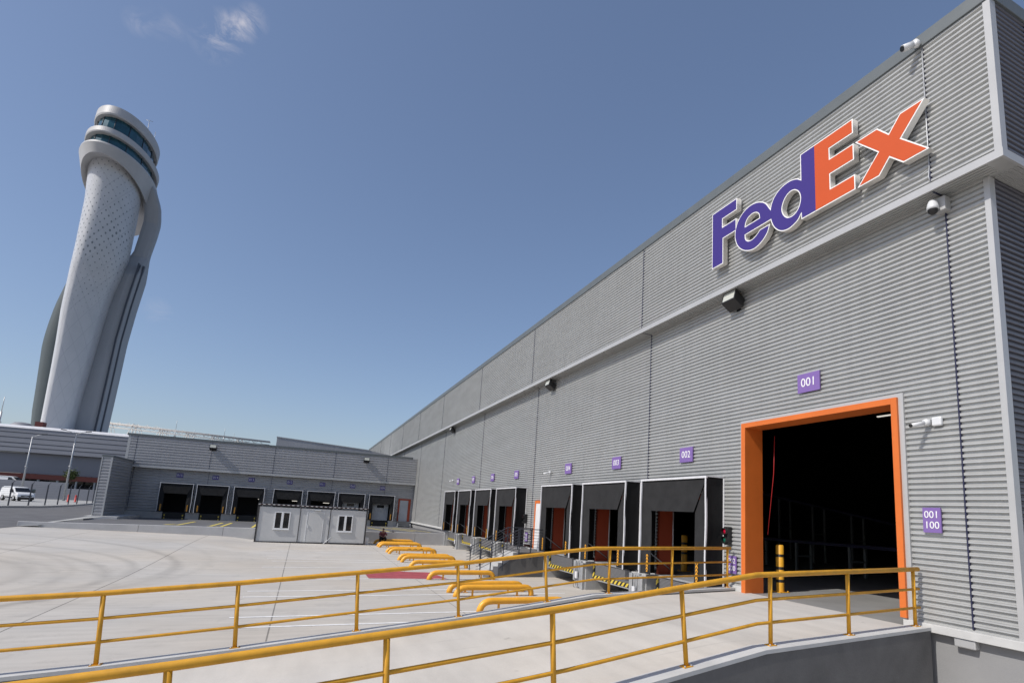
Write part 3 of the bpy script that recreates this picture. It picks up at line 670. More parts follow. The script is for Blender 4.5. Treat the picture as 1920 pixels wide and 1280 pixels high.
# ------------------------------------------------------------------ logo on the upper wall
def smooth(pts, closed=True):
    """pts: (u, v) or (u, v, 'c') for a corner; Catmull-Rom between"""
    n_ = len(pts); out = []
    for i in range(n_):
        p1, p2 = pts[i], pts[(i + 1) % n_]
        c1, c2 = len(p1) > 2, len(p2) > 2
        out.append((p1[0], p1[1]))
        if c1 and c2: continue
        p0 = pts[i - 1] if not c1 else p1; p3 = pts[(i + 2) % n_] if not c2 else p2
        for k in range(1, 6):
            s = k / 6
            out.append(tuple(.5 * (2 * p1[a] + (p2[a] - p0[a]) * s + (2 * p0[a] - 5 * p1[a] + 4 * p2[a] - p3[a]) * s * s + (3 * p1[a] - p0[a] - 3 * p2[a] + p3[a]) * s ** 3) for a in (0, 1)))
    return out
C = 'c'
GL = {
 'F': ([[(0, 1.88, C), (1.13, 1.88, C), (1.13, 1.50, C), (.49, 1.50, C), (.49, 1.225, C), (1.10, 1.225, C), (1.10, .83, C), (.52, .83, C), (.52, 0, C), (0, 0, C)]], 'logo_purple', (0, 0)),
 'e': ([[(2.50, .50, C), (1.483, .50, C), (1.50, .37), (1.60, .27), (1.76, .245), (1.92, .30), (2.06, .40, C), (2.44, .40, C), (2.34, .16), (2.08, -.03), (1.763, -.09), (1.42, .03), (1.16, .28), (1.04, .62), (1.10, .97), (1.31, 1.22), (1.62, 1.34), (1.96, 1.31), (2.26, 1.14), (2.44, .88, C), (2.56, .7, C)],
        [(1.485, .77, C), (1.51, .88), (1.60, .985), (1.76, 1.03), (1.91, 1.0), (2.02, .90), (2.045, .77, C)]], 'logo_purple', (0, 0)),
 'd': ([[(3.52, 1.86, C), (3.97, 1.86, C), (3.97, 0, C), (3.52, 0, C), (3.52, .16, C), (3.39, .02), (3.11, -.07), (2.83, -.01), (2.60, .2), (2.47, .5), (2.46, .84), (2.59, 1.11), (2.84, 1.27), (3.136, 1.31), (3.38, 1.25), (3.52, 1.15, C)],
        [(2.885, .62), (2.95, .82), (3.09, .95), (3.27, .965), (3.43, .84), (3.50, .62), (3.43, .38), (3.27, .265), (3.08, .285), (2.94, .43)]], 'logo_purple', (0, 1)),
 'E': ([[(3.974, 1.86, C), (5.09, 1.86, C), (5.09, 1.48, C), (4.425, 1.48, C), (4.425, 1.20, C), (5.09, 1.20, C), (5.09, .78, C), (4.425, .78, C), (4.425, .39, C), (5.10, .39, C), (5.10, 0, C), (3.974, 0, C)]], 'logo_orange', (1, 0)),
 'x': ([[(5.13, 1.19, C), (5.70, 1.19, C), (5.965, .885, C), (6.235, 1.20, C), (6.78, 1.20, C), (6.24, .60, C), (6.82, -.005, C), (6.255, -.005, C), (5.955, .30, C), (5.70, -.005, C), (5.15, -.005, C), (5.69, .59, C)]], 'logo_orange', (0, 0)),
}
TM = Matrix(((0, 0, -1, 0), (-1, 0, 0, 0), (0, 1, 0, 0), (0, 0, 0, 1)))      # local x -> -Y, y -> Z, z -> -X
TB = Matrix(((1, 0, 0, 0), (0, 0, -1, 0), (0, 1, 0, 0), (0, 0, 0, 1)))
def curve_mesh(name, polys, extrude, offset=0.0):
    cu = bpy.data.curves.new('tmp', 'CURVE'); cu.dimensions = '2D'; cu.fill_mode = 'BOTH'; cu.extrude = extrude; cu.offset = offset
    for pl in polys:
        s = cu.splines.new('POLY'); s.points.add(len(pl) - 1); s.use_cyclic_u = True
        for p, q in zip(s.points, pl): p.co = (q[0], q[1], 0, 1)
    o = bpy.data.objects.new('tmp', cu); COL.objects.link(o)
    me = bpy.data.meshes.new_from_object(o.evaluated_get(bpy.context.evaluated_depsgraph_get())); me.name = name
    bpy.data.objects.remove(o); bpy.data.curves.remove(cu); return me
def inset(poly, d):
    """inward offset of a closed polygon by d (mitred)"""
    n_ = len(poly); A = sum(poly[i][0] * poly[(i + 1) % n_][1] - poly[(i + 1) % n_][0] * poly[i][1] for i in range(n_))
    sg = 1 if A > 0 else -1; out = []
    for i in range(n_):
        p0, p1, p2 = (Vector(poly[i - 1]), Vector(poly[i]), Vector(poly[(i + 1) % n_]))
        e1 = (p1 - p0).normalized(); e2 = (p2 - p1).normalized()
        n1 = Vector((-e1.y, e1.x)) * sg; n2 = Vector((-e2.y, e2.x)) * sg
        b = n1 + n2; b = b / max(.35, b.dot(n1)) if b.length > 1e-6 else n1
        q = p1 + b * d; out.append((q.x, q.y))
    return out
sign = thing('building_sign', 'large violet and orange lettering with cream sides high on the warehouse wall', 'sign', (XU - .04, 13.18, 11.02))
for i, (ch, (loops, m, (jl, jr))) in enumerate(GL.items()):
    polys = [smooth(l) for l in loops]
    if ch == 'e': body = polys
    me = curve_mesh('letter', polys, .085); me.materials.append(M['logo_side'])
    o = bpy.data.objects.new('letter', me); COL.objects.link(o); o.parent = sign; o.matrix_local = Matrix.Translation((-.16 + i * .0005, 0, 0)) @ TM
    me = curve_mesh('letter_rim', polys, .004); me.materials.append(M['logo_white'])
    o2 = bpy.data.objects.new('letter_rim', me); COL.objects.link(o2); o2.parent = o; o2.location = (0, 0, .0885)
    fp = [inset(polys[0], .028)] + [inset(p, -.028) for p in polys[1:]]
    if jr: fp[0] = [(3.974 if u > 3.93 else u, v) for u, v in fp[0]]
    if jl: fp[0] = [(3.9745 if u < 4.01 else u, v) for u, v in fp[0]]
    me = curve_mesh('letter_face', fp, .003); me.materials.append(M[m])
    o3 = bpy.data.objects.new('letter_face', me); COL.objects.link(o3); o3.parent = o; o3.location = (0, 0, .094 + (.001 if ch == 'e' else 0))

def text_mesh(s, size, ext=.003, mirror=False, offset=0.0):
    cu = bpy.data.curves.new('tmp', 'FONT'); cu.body = s; cu.size = size; cu.align_x = 'CENTER'; cu.align_y = 'CENTER'; cu.extrude = ext; cu.offset = offset
    o = bpy.data.objects.new('tmp', cu); COL.objects.link(o)
    me = bpy.data.meshes.new_from_object(o.evaluated_get(bpy.context.evaluated_depsgraph_get())); bpy.data.objects.remove(o); bpy.data.curves.remove(cu)
    if mirror:
        for v in me.vertices: v.co.x *= -1
        me.flip_normals()
    return me
def plate_sign(loc, wd, ht, rows, label, face='x', m='purple', ts=.33, group=None):
    r_ = thing('dock_sign', label, 'sign', loc, group); T = TM if face == 'x' else TB
    q = MB(); q.box((-wd / 2, -ht / 2, -.02), (wd / 2, ht / 2, .012)); q.local = True; o = q.build('plate', m, r_); o.matrix_local = T
    n_ = len(rows)
    for k, (s, mir) in enumerate(rows):
        me = text_mesh(s, ts, mirror=mir, offset=0.0); me.materials.append(M['sign_white'])
        o = bpy.data.objects.new('number', me); COL.objects.link(o); o.parent = r_; o.matrix_local = T @ Matrix.Translation((0, ((n_ - 1) / 2 - k) * ht * .42, .016))
plate_sign((XW - .088, 10.12, 6.85), .70, .50, [('001', False)], 'purple plate numbered 001 above the orange gateway', ts=.32)
for i, c in enumerate(docks):
    plate_sign((XW - .088, c, 5.32), .70, .50, [('00%d' % (i + 2), False)], ['purple plate 002 above the black dock shelter nearest the orange gateway', 'purple plate 003 above the middle of the three near dock shelters', 'purple plate 004 above the dock shelter just right of the stair', 'purple plate 005 above the dock shelter just left of the stair', 'purple plate 006 above the second dock shelter left of the stair', 'purple plate 007 above the last but one dock shelter', 'purple plate 008 above the farthest dock shelter'][i], ts=.32)
plate_sign((XW - .088, 7.15, 3.40), .36, .50, [('001', False), ('001', True)], 'small purple plate with 001 twice, once mirrored, right of the orange gateway', ts=.20)
plate_sign((XW - .088, 12.98, 1.93), .36, .50, [('002', False), ('002', True)], 'small purple plate between the last dock shelter and the orange gateway', ts=.20)
plate_sign((XW - .088, 29.55, 1.75), .36, .50, [('005', False), ('005', True)], 'small purple plate behind the stair railing near the staff door', ts=.20)

# ------------------------------------------------------------------ fittings on the hall
def flood(loc, label, face='x', sz=1.0):
    r_ = thing('floodlight', label, 'floodlight', loc, 'floodlights on the warehouse walls')
    def part(q, name, m, par=r_):
        q.local = True; o = q.build(name, m, par); 
        if par is r_: o.rotation_euler = (0, 0, 0 if face == 'x' else R(90))
        return o
    q = MB(); q.prism([(-.30 * sz, -.2 * sz, .02), (-.06 * sz, -.2 * sz, -.14 * sz), (-.02 * sz, -.2 * sz, .05 * sz), (-.24 * sz, -.2 * sz, .24 * sz)], (0, .4 * sz, 0)); h = part(q, 'housing', 'black')
    q = MB()
    a = Vector((-.30 * sz, 0, .02)); b_ = Vector((-.24 * sz, 0, .24 * sz)); d = (b_ - a); nn = Vector((-d.z, 0, d.x)).normalized() * .006
    q.prism([a + d * .1 + nn + Vector((0, -.17 * sz, 0)), a + d * .1 + nn + Vector((0, .17 * sz, 0)), a + d * .92 + nn + Vector((0, .17 * sz, 0)), a + d * .92 + nn + Vector((0, -.17 * sz, 0))], nn * -.5); g_ = part(q, 'lens', 'lens', h)
    q = MB(); q.box((-.12 * sz, -.03, -.1 * sz), (.02, .03, -.04 * sz)); q.box((0, -.08, -.16 * sz), (.03, .08, .06 * sz)); part(q, 'bracket', 'black')
    return r_
flood((XW - .05, 12.75, 9.86), 'black floodlight with a pale lens under the ledge, left of the orange and violet lettering', sz=1.45)
flood((XW - .05, 26.9, 9.86), 'second floodlight from the right under the warehouse ledge', sz=1.45)
flood((XW - .05, 48.6, 9.9), 'farthest small floodlight under the warehouse ledge', sz=1.45)
# dome camera
r_ = thing('dome_camera', 'white dome camera with a dark bulb hanging under the ledge near the corner', 'camera', (11.4, 6.6, 9.9))
q = MB(); q.box((11.45, 6.42, 9.84), (11.64, 6.66, 10.14)); q.build('bracket', 'trim', r_)
q = MB(); q.lathe([(0, .16), (.07, .15), (.10, .08), (.115, 0), (.115, -.05), (0, -.05)], (11.36, 6.62, 9.92), 18); q.build('housing', 'white_plastic', r_)
q = MB(); q.lathe([(.10, -.05), (.09, -.10), (.05, -.14), (0, -.15)], (11.36, 6.62, 9.92), 18); q.build('bulb', 'black', r_)
# bullet camera + junction box
def bullet(y, z, label, box=True, s=1.0):
    r_ = thing('bullet_camera', label, 'camera', (XW - .05, y, z), 'white wall cameras')
    q = MB(); q.lathe([(0, -.15 * s), (.06 * s, -.15 * s), (.075 * s, -.1 * s), (.075 * s, 0), (0, 0)], (XW - .04, y + .15, z), 14, 'x'); q.build('mount', 'white_plastic', r_)
    q = MB(); a = Vector((XW - .18, y + .17, z - .01)); b_ = a + Vector((-.26, .10, -.075)) * s; q.tube([a + Vector((.08, 0, .0)), a], .03, 8); q.tube([a, b_], .042 * s, 12); bo = q.build('barrel', 'white_plastic', r_)
    q = MB(); q.tube([b_, b_ + (b_ - a).normalized() * .03], .038 * s, 12); q.build('lens', 'black', r_)
    if box:
        q = MB(); q.box((XW - .12, y - .14, z - .09), (XW - .03, y + .06, z + .10)); q.build('junction_box', 'white_plastic', r_, bevel=.03)
bullet(6.98, 5.40, 'white bullet camera with a square junction box right of the orange gateway')
bullet(26.5, 5.22, 'white bullet camera left of the plate numbered 004', False)
bullet(47.3, 5.45, 'farthest white bullet camera, left of the plate numbered 008', False)
# camera on the parapet with conduit
r_ = thing('parapet_camera', 'white tube camera on the coping with a thin conduit running down past the lettering', 'camera', (11.1, 6.55, 13.6))
q = MB(); q.lathe([(0, 0), (.07, 0), (.085, -.05), (.085, -.12), (0, -.12)], (11.12, 6.58, 13.72), 14, 'x'); q.build('mount', 'white_plastic', r_)
q = MB(); q.tube([(10.99, 6.62, 13.70), (10.80, 6.72, 13.60)], .075, 16); q.build('barrel', 'white_plastic', r_)
q = MB(); q.tube([(10.80, 6.72, 13.60), (10.785, 6.728, 13.592)], .058, 16); q.build('lens', 'black', r_)
q = MB(); q.tube([(XU - .06, 6.53, 13.66), (XU - .06, 6.53, 10.75), (XU - .05, 6.56, 10.55), (XU - .05, 6.53, 10.4)], .014, 8); q.tube([(XU - .055, 6.55, 10.72), (XU - .05, 6.75, 10.66), (XU - .05, 7.15, 10.68)], .010, 6); q.build('conduit', 'steel', r_)
# signal lights
def signal(y, z, label):
    r_ = thing('signal_light', label, 'signal light', (XW - .04, y, z), 'dock signal lights')
    q = MB(); q.box((XW - .20, y - .10, z - .26), (XW - .04, y + .10, z + .26)); h = q.build('housing', 'black', r_, bevel=.02)
    for dz, m in ((.12, 'red_glass'), (-.13, 'green_glass')):
        q = MB(); q.lathe([(0, -.05), (.06, -.04), (.095, 0)], (XW - .20, y, z + dz), 16, 'x'); q.build('lens', m, h)
        q = MB(); q.lathe([(.105, -.10), (.10, 0)], (XW - .20, y, z + dz), 16, 'x'); q.build('hood', 'black', h)
signal(13.13, 2.75, 'black signal light with red and green lenses beside the orange gateway')
signal(29.75, 2.75, 'black signal light above the stair landing, beside the dock shelter marked 005')

# ------------------------------------------------------------------ pipe barriers in the yard
bar0 = None
blab = {17.4: 'amber pipe barrier nearest the ramp', 20.4: 'front one of the first pair of amber pipe barriers, counted from the ramp', 21.4: 'rear one of the first pair of amber pipe barriers, counted from the ramp', 25.1: 'single amber pipe barrier in front of the red ground marking',
        29.7: 'single amber pipe barrier just behind the red ground marking', 32.35: 'nearer one of the pair of amber pipe barriers following the red marking', 33.45: 'farther one of the pair of amber pipe barriers following the red marking',
        37.35: 'amber pipe barrier with black scuffs on its side', 38.4: 'amber pipe barrier right behind the scuffed one', 42.35: 'nearer one of the amber pipe barriers right of the seated person', 43.25: 'second amber pipe barrier from the low wall', 46.25: 'farthest amber pipe barrier, in the cabin shadow by the low wall'}
for i, (y, lab) in enumerate(blab.items()):
    if bar0 is None:
        bar0 = thing('pipe_barrier', lab, 'barrier', (0, 0, 0), 'amber pipe barriers between the truck bays')
        pth = [(0, 0, -.02), (.02, 0, .08), (.07, 0, .18), (.15, 0, .255), (.26, 0, .30), (.40, 0, .315), (2.62, 0, .315), (2.75, 0, .30), (2.84, 0, .255), (2.90, 0, .18), (2.92, 0, .08), (2.92, 0, -.02)]
        q = MB(); q.tube(pth, .105, 18); q.local = True; q.build('pipe', 'yellow_pipe', bar0)
        for x in (.62, 2.35):
            q = MB(); q.box((x - .03, -.03, -.02), (x + .03, .03, .26)); q.box((x - .09, -.09, 0), (x + .09, .09, .012)); q.local = True; q.build('leg', 'yellow_pipe', bar0)
        o = bar0
    else: o = copy_tree(bar0)
    o['label'] = lab; o.location = (5.42 + (.1 if y > 46 else 0), y, gz(7, y) + .0); o.scale = (1.0, 1, 1)
    o.rotation_euler = (0, 0, R(random.uniform(-.8, .8)))
    if y == 37.35:
        q = MB()
        for k in range(9):
            a = 1.0 + k * .13; zz_ = .33 + .03 * math.sin(k * 2.1); q.tube([(a, -.078, zz_), (a + .11, -.082, zz_ + .01), (a + .2, -.078, zz_ - .015)], .022, 8)
        q.local = True; q.build('scuff', 'rubber', o)

# ------------------------------------------------------------------ concrete stair by the docks
st = thing('dock_stair', 'concrete stair and landing up to the staff door between the docks', 'stair', (8.2, 25.9, 0))
q = MB(); n_ = 7; x0, x1 = 8.15, 9.85
prof_ = [(x0, 0)]
for k in range(n_): prof_ += [(x0 + (x1 - x0) * k / n_, 1.15 * (k + 1) / n_), (x0 + (x1 - x0) * (k + 1) / n_, 1.15 * (k + 1) / n_)]
prof_ += [(x1, 0)]
q.prism([(px, 26.05, pz) for px, pz in prof_], (0, 1.65, 0)); q.build('steps', 'concrete_wall', st)
q = MB(); q.box((x1, 25.98, -.1), (11.75, 28.6, 1.17)); q.prism([(8.9, 25.98, -.1), (x1, 25.98, -.1), (x1, 25.98, 1.0), (9.75, 25.98, 1.0), (8.9, 25.98, .42)], (0, .07, 0)); q.build('landing', 'concrete_dark', st)
def stair_rail(y, label):
    r_ = thing('stair_railing', label, 'railing', (8.0, y, 0), 'dark steel railings of the dock stair')
    for k in range(7):
        h = 1.12 - k * .145
        q = MB(); q.tube([(7.75, y, .10 + h), (8.02, y, .12 + h) if False else (7.9, y, .14 + h), (9.85, y, 1.17 + h), (11.25, y, 1.17 + h)], .021 if k == 0 else .011, 8); q.build('top_rail' if k == 0 else 'bar', 'dark_steel', r_)
    for x, z in ((7.95, .1), (8.45, .35), (9.05, .75), (9.85, 1.1), (10.45, 1.1), (11.2, 1.1)):
        q = MB(); zt = 1.17 + 1.12 if x >= 9.85 else .14 + (x - 7.9) / 1.95 * 1.03 + 1.12
        q.box((x - .02, y - .02, max(0, z - .45 if x < 9.8 else .85)), (x + .02, y + .02, zt)); q.build('post', 'dark_steel', r_)
stair_rail(25.93, 'nearer dark steel railing of the dock stair')
stair_rail(27.72, 'farther dark steel railing of the dock stair')

# ------------------------------------------------------------------ low retaining wall across the yard
rw = thing('retaining_wall', 'long low precast concrete wall holding the asphalt apron behind the cabin', 'retaining wall', (0, wall_y(0), 0))
js = [-15.65, -9.6, -4.75, 1.3, 6.0, 8.75, 11.72]
for a, b in zip(js, js[1:]):
    q = MB(); q.prism([(a + .01, wall_y(a), -.3), (b - .01, wall_y(b), -.3), (b - .01, wall_y(b) + .25, -.3), (a + .01, wall_y(a) + .25, -.3)], (0, 0, 1.26)); q.build('panel', 'low_wall', rw, bevel=.012)
q = MB(); q.lathe([(0, .16), (.015, .16), (.02, .07), (.12, .05), (.13, .0)], (6.95, wall_y(7) + .12, .96), 12); q.box((6.7, wall_y(7) + .09, .99), (7.2, wall_y(7) + .15, 1.01))
tag(q.build('small_drone', 'black', origin=(6.95, wall_y(7) + .12, .96)), 'small dark spindly object lying on top of the low wall', 'gadget')

# ------------------------------------------------------------------ site cabin
K = .962
def kx(x): return x * K
def kz(z): return 3.15 + (z - 3.15) * K
CY = 44.05
cb = thing('site_cabin', 'white site cabin with charcoal frame, two windows and a door, before the low wall', 'cabin', (0, CY, .1))
xa, xb, za, zb = -2.63, 4.58, kz(.0), kz(2.62)
q = MB(); q.box((xa + .06, CY + .04, za + .05), (xb - .06, CY + 2.28, zb - .08)); q.build('wall', 'cabin_wall', cb)
q = MB(); f = .10
for x in (xa, xb - f): 
    q.box((x, CY, za), (x + f, CY + f, zb)); q.box((x, CY + 2.3 - f, za), (x + f, CY + 2.3, zb))
q.box((xa + f, CY, za), (xb - f, CY + f, za + f)); q.box((xa - .03, CY - .03, zb), (xb + .03, CY + 2.33, zb + .12))
for x in (xa, xb - f): q.box((x, CY + f, za), (x + f, CY + 2.3 - f, za + f))
for px in (.045, 2.11): q.box((kx(px) - .022, CY + .012, za + f), (kx(px) + .022, CY + .06, zb))
q.build('frame', 'cabin_frame', cb)
q = MB(); q.box((-3.6, -.012, -.02), (3.6, .012, .02)); q.local = True; o = q.build('roof_edge', 'tape', cb); o.location = (.97, -.045, zb + .085 - .1)
for (a, b, c, d) in ((-1.62, -.58, .98, 2.23), (2.67, 3.73, .93, 2.16)):
    a, b, c, d = kx(a), kx(b), kz(c), kz(d); m_ = (a + b) / 2
    wf_ = MB(); e = .07
    wf_.box((a, CY - .005, c), (a + e, CY + .06, d)); wf_.box((b - e, CY - .005, c), (b, CY + .06, d)); wf_.box((a + e, CY - .005, c), (b - e, CY + .06, c + e)); wf_.box((a + e, CY - .005, d - e), (b - e, CY + .06, d)); wf_.box((m_ - .075, CY - .01, c + e), (m_ + .075, CY + .055, d - e))
    wo = wf_.build('window', 'cabin_white', cb); 
    for (u, v) in ((a + e, m_ - .075), (m_ + .075, b - e)): MB().box((u, CY + .03, c + e), (v, CY + .035, d - e)).build('pane', 'glass_dark', wo)
    MB().box((a - .03, CY - .04, c - .04), (b + .03, CY + .04, c)).build('sill', 'cabin_white', wo)
a, b, c, d = kx(.57), kx(1.64), kz(.1), kz(2.28)
q = MB(); q.box((a, CY + .015, c), (b, CY + .05, d)); do = q.build('door', 'cabin_wall', cb, bevel=.006)
q = MB(); q.box((a - .04, CY + .005, c), (a - .005, CY + .06, d + .04)); q.box((b + .005, CY + .005, c), (b + .04, CY + .06, d + .04)); q.box((a - .005, CY + .005, d + .005), (b + .005, CY + .06, d + .04)); q.build('door_frame', 'cabin_white', cb)
q = MB(); q.box((a + .06, CY - .03, (c + d) / 2 - .06), (a + .10, CY + .015, (c + d) / 2 + .16)); q.build('handle', 'cabin_white', do)
q = MB(); q.box((.95, CY - .16, kz(2.42)), (1.35, CY + .04, kz(2.47))); q.build('door_lamp', 'cabin_white', cb)
q = MB(); q.box((xb + .02, CY + .3, .12), (xb + .28, CY + .75, .62)); ac = q.build('air_conditioner', 'cabin_white', cb, bevel=.02)
q = MB(); q.tube([(1.72, CY - .35, .12), (2.25, CY - .02, .62)], .022, 8); tag(q.build('white_pipe', 'cabin_white', origin=(1.72, CY - .35, .12)), 'thin white pipe leaning on the cabin front', 'pipe')

# ------------------------------------------------------------------ person on the farthest barrier
def skin_mesh(name, pts, edges, radii, m, parent, root=0, sub=2):
    me = bpy.data.meshes.new(name); me.from_pydata(pts, edges, []); o = bpy.data.objects.new(name, me); COL.objects.link(o)
    o.modifiers.new('s', 'SKIN'); sl = me.skin_vertices[0].data
    for i, r in enumerate(radii): sl[i].radius = (r, r) if not isinstance(r, tuple) else r
    sl[root].use_root = True
    s = o.modifiers.new('u', 'SUBSURF'); s.levels = sub; s.render_levels = sub
    me2 = bpy.data.meshes.new_from_object(o.evaluated_get(bpy.context.evaluated_depsgraph_get()))
    bpy.data.objects.remove(o); bpy.data.meshes.remove(me)
    for p in me2.polygons: p.use_smooth = True
    me2.materials.clear(); me2.materials.append(M[m]); o = bpy.data.objects.new(name, me2); COL.objects.link(o); o.parent = parent
    return o
pz = gz(6.1, 46.2)
pr = thing('person', 'person in dusty red top and black trousers sitting hunched by the low wall', 'person', (6.05, 46.05, pz))
# body (skin): torso, head, arms, legs seated on the barrier, facing the camera, leaning forward
B = {'pelvis': (0, .12, .50), 'waist': (0, .06, .66), 'chest': (0, -.10, .84), 'neck': (0, -.20, .97), 'head': (0, -.25, 1.07), 'crown': (0, -.25, 1.17),
     'shl': (-.19, -.13, .90), 'ell': (-.27, -.28, .68), 'wrl': (-.08, -.46, .60), 'shr': (.19, -.13, .90), 'elr': (.27, -.28, .68), 'wrr': (.08, -.46, .61),
     'hpl': (-.10, .08, .47), 'knl': (-.20, -.36, .50), 'anl': (-.19, -.34, .09), 'tol': (-.21, -.50, .04), 'hpr': (.10, .08, .47), 'knr': (.20, -.36, .50), 'anr': (.19, -.34, .09), 'tor': (.21, -.50, .04)}
ks = list(B); rad = dict(pelvis=.15, waist=.14, chest=.16, neck=.055, head=.085, crown=.07, shl=.07, ell=.045, wrl=.03, shr=.07, elr=.045, wrr=.03, hpl=.10, knl=.065, anl=.04, tol=.035, hpr=.10, knr=.065, anr=.04, tor=.035)
ed = [('pelvis', 'waist'), ('waist', 'chest'), ('chest', 'neck'), ('neck', 'head'), ('head', 'crown'), ('chest', 'shl'), ('shl', 'ell'), ('ell', 'wrl'), ('chest', 'shr'), ('shr', 'elr'), ('elr', 'wrr'), ('pelvis', 'hpl'), ('hpl', 'knl'), ('knl', 'anl'), ('anl', 'tol'), ('pelvis', 'hpr'), ('hpr', 'knr'), ('knr', 'anr'), ('anr', 'tor')]
skin_mesh('body', [B[k] for k in ks], [(ks.index(a), ks.index(b)) for a, b in ed], [rad[k] * .93 for k in ks], 'skin', pr)
sk = ['pelvis', 'waist', 'chest', 'shl', 'ell', 'shr', 'elr']; skin_mesh('shirt', [B[k] for k in sk], [(0, 1), (1, 2), (2, 3), (3, 4), (2, 5), (5, 6)], [.165, .155, .175, .085, .065, .085, .065], 'shirt', pr)
sk = ['pelvis', 'hpl', 'knl', 'anl', 'hpr', 'knr', 'anr']; skin_mesh('trousers', [B[k] for k in sk], [(0, 1), (1, 2), (2, 3), (0, 4), (4, 5), (5, 6)], [.15, .115, .085, .06, .115, .085, .06], 'trousers', pr)
for s in (-1, 1): skin_mesh('shoe', [(s * .19, -.33, .06), (s * .205, -.43, .05), (s * .21, -.52, .04)], [(0, 1), (1, 2)], [.05, .048, .038], 'trousers', pr)
skin_mesh('hair', [(0, -.20, 1.08), (0, -.225, 1.17), (0, -.27, 1.20)], [(0, 1), (1, 2)], [.075, .088, .07], 'hair', pr)
for s in (-1, 1):
    for k in range(5):
        bx = s * (.075 - .0); q0 = Vector((bx - s * .012 * k, -.485, .605 - .012 * k)); d = Vector((-s * .05, -.035, -.012 * (k - 1)))
        if k == 4: q0 = Vector((bx, -.47, .625)); d = Vector((-s * .02, -.03, .03))
        skin_mesh('finger', [tuple(q0), tuple(q0 + d * .5), tuple(q0 + d + Vector((0, .01, -.012)))], [(0, 1), (1, 2)], [.0095, .009, .008], 'skin', pr, sub=1)

# ------------------------------------------------------------------ annex across the yard
YA = 65.5; YL = 66.1
an = thing('annex', 'lower silver corrugated annex with seven dock shelters closing the yard', 'building', (0, YA, .7))
xc = [-11.13, -8.10, -4.90, -1.33, 1.87, 4.96, 8.15]
q = MB(); corr(q, 'y', YA, -15.42, 11.66, 5.66, 8.42, .05, .26); corr(q, 'x', -15.6, YA + .05, 100, 1.2, 8.42, .05, .26); q.build('upper_wall', 'sheet_back', an, recalc=False)
q = MB(); hol = [(c - 1.2, c + 1.2, 3.9) for c in xc] + [(10.05, 11.3, 3.75)]; x = -15.4
for a, b, h in hol: corr(q, 'y', YL, x, a, 1.35, 5.5, .05, .26); corr(q, 'y', YL, a, b, h, 5.5, .05, .26); x = b
corr(q, 'y', YL, x, 11.66, 1.35, 5.5, .05, .26); q.build('wall', 'sheet_back', an, recalc=False)
q = MB(); q.box((-15.6, YA - .05, 5.45), (11.62, YA - .02, 5.66)); q.box((-15.6, YA - .02, 5.47), (11.66, YL, 5.49)); q.build('fascia', 'trim', an)
q = MB(); q.box((-15.72, YA - .08, 8.42), (11.12, YA + .3, 8.62)); q.box((-15.72, YA + .3, 8.42), (-15.4, 100, 8.62)); q.build('coping', 'coping', an)
q = MB(); q.box((-15.62, YA - .04, 5.66), (-15.42, YA + .05, 8.42)); q.build('corner_trim', 'trim', an)
q = MB()
for x in (-14.9, -8.72, -3.05, 2.85, 8.4):
    for (y_, z0, z1) in ((YA - .054, 5.67, 8.41), (YL - .054, 4.2 if x > -14 else 1.4, 5.46)): q.box((x - .013, y_, z0), (x + .013, y_ + .034, z1))
q.build('seam', 'seam', an)
q = MB(); q.box((-15.5, YA + .3, 8.3), (11.6, 100, 8.4)); q.box((-15.5, 70.0, .6), (11.6, 70.2, 8.3)); q.box((-15.6, YL + .1, .6), (-15.4, 70, 8.3)); q.build('roof', 'interior', an)
q = MB(); x = -15.4
for c in xc: q.box((x, YL - .02, .5), (c - .95, YL + .25, 1.33)); x = c + .95
q.box((x, YL - .02, .5), (11.66, YL + .25, 1.33)); q.build('plinth', 'concrete_wall', an)
q = MB(); q.box((-15.4, YL + .25, 1.1), (11.6, 70, 1.3)); q.build('floor', 'interior', an)
for i, c in enumerate(xc):
    o = shelter(an, 2.78, 2.78, 1.84, 1.76, .60, 0.0, .62, 20 + i)
    o.rotation_euler = (0, 0, R(90)); o.location = (c, YL - .03 - YA, 1.36 - .7)
    q = MB(); q.box((c - .93, YL - .04, .56), (c + .93, YL + .02, 1.26)); lv = q.build('dock_leveller', 'rubber', an)
    s = MB(); s.box((-.03, -.03, -.3), (.03, .03, .3)); s.local = True
    for sx in (-.75, .75):
        s_ = MB(); s_.box((-.05, -.02, -.28), (.05, .02, .28)); s_.local = True; b_ = s_.build('hazard_strip', 'hazard_v', lv); b_.location = (c + sx, YL - .065 - YA, .93 - .7)
    s_ = MB(); s_.box((-.02, -.62, -.03), (.02, .62, .03)); s_.local = True; b_ = s_.build('hazard_strip', 'hazard', lv); b_.location = (c, YL - .065 - YA, .66 - .7); b_.rotation_euler = (0, 0, R(90))
    if i >= 5:
        q = MB(); q.box((c - .85, YL + .12, 1.33), (c + .85, YL + .18, 3.9)); dd = q.build('dock_door', 'door_grey', an)
        q = MB(); q.box((c - .38, YL + .10, 2.72), (c + .38, YL + .125, 3.02)); q.build('window', 'glass_dark', dd)
    plate_sign((c, YL - .06, 4.92), .56, .42, [('%03d' % (15 - i), False)], ['dark blue plate 015 above the leftmost annex dock', 'dark blue plate 014 above the second annex dock from the left', 'dark blue plate 013 above the annex dock at the left edge of the cabin', 'dark blue plate 012 above the annex dock over the cabin left window', 'dark blue plate 011 above the annex dock over the cabin door', 'dark blue plate 010 above the annex dock over the cabin right window', 'dark blue plate 009 above the annex dock nearest the orange framed door'][i], 'y', 'navy', .31)
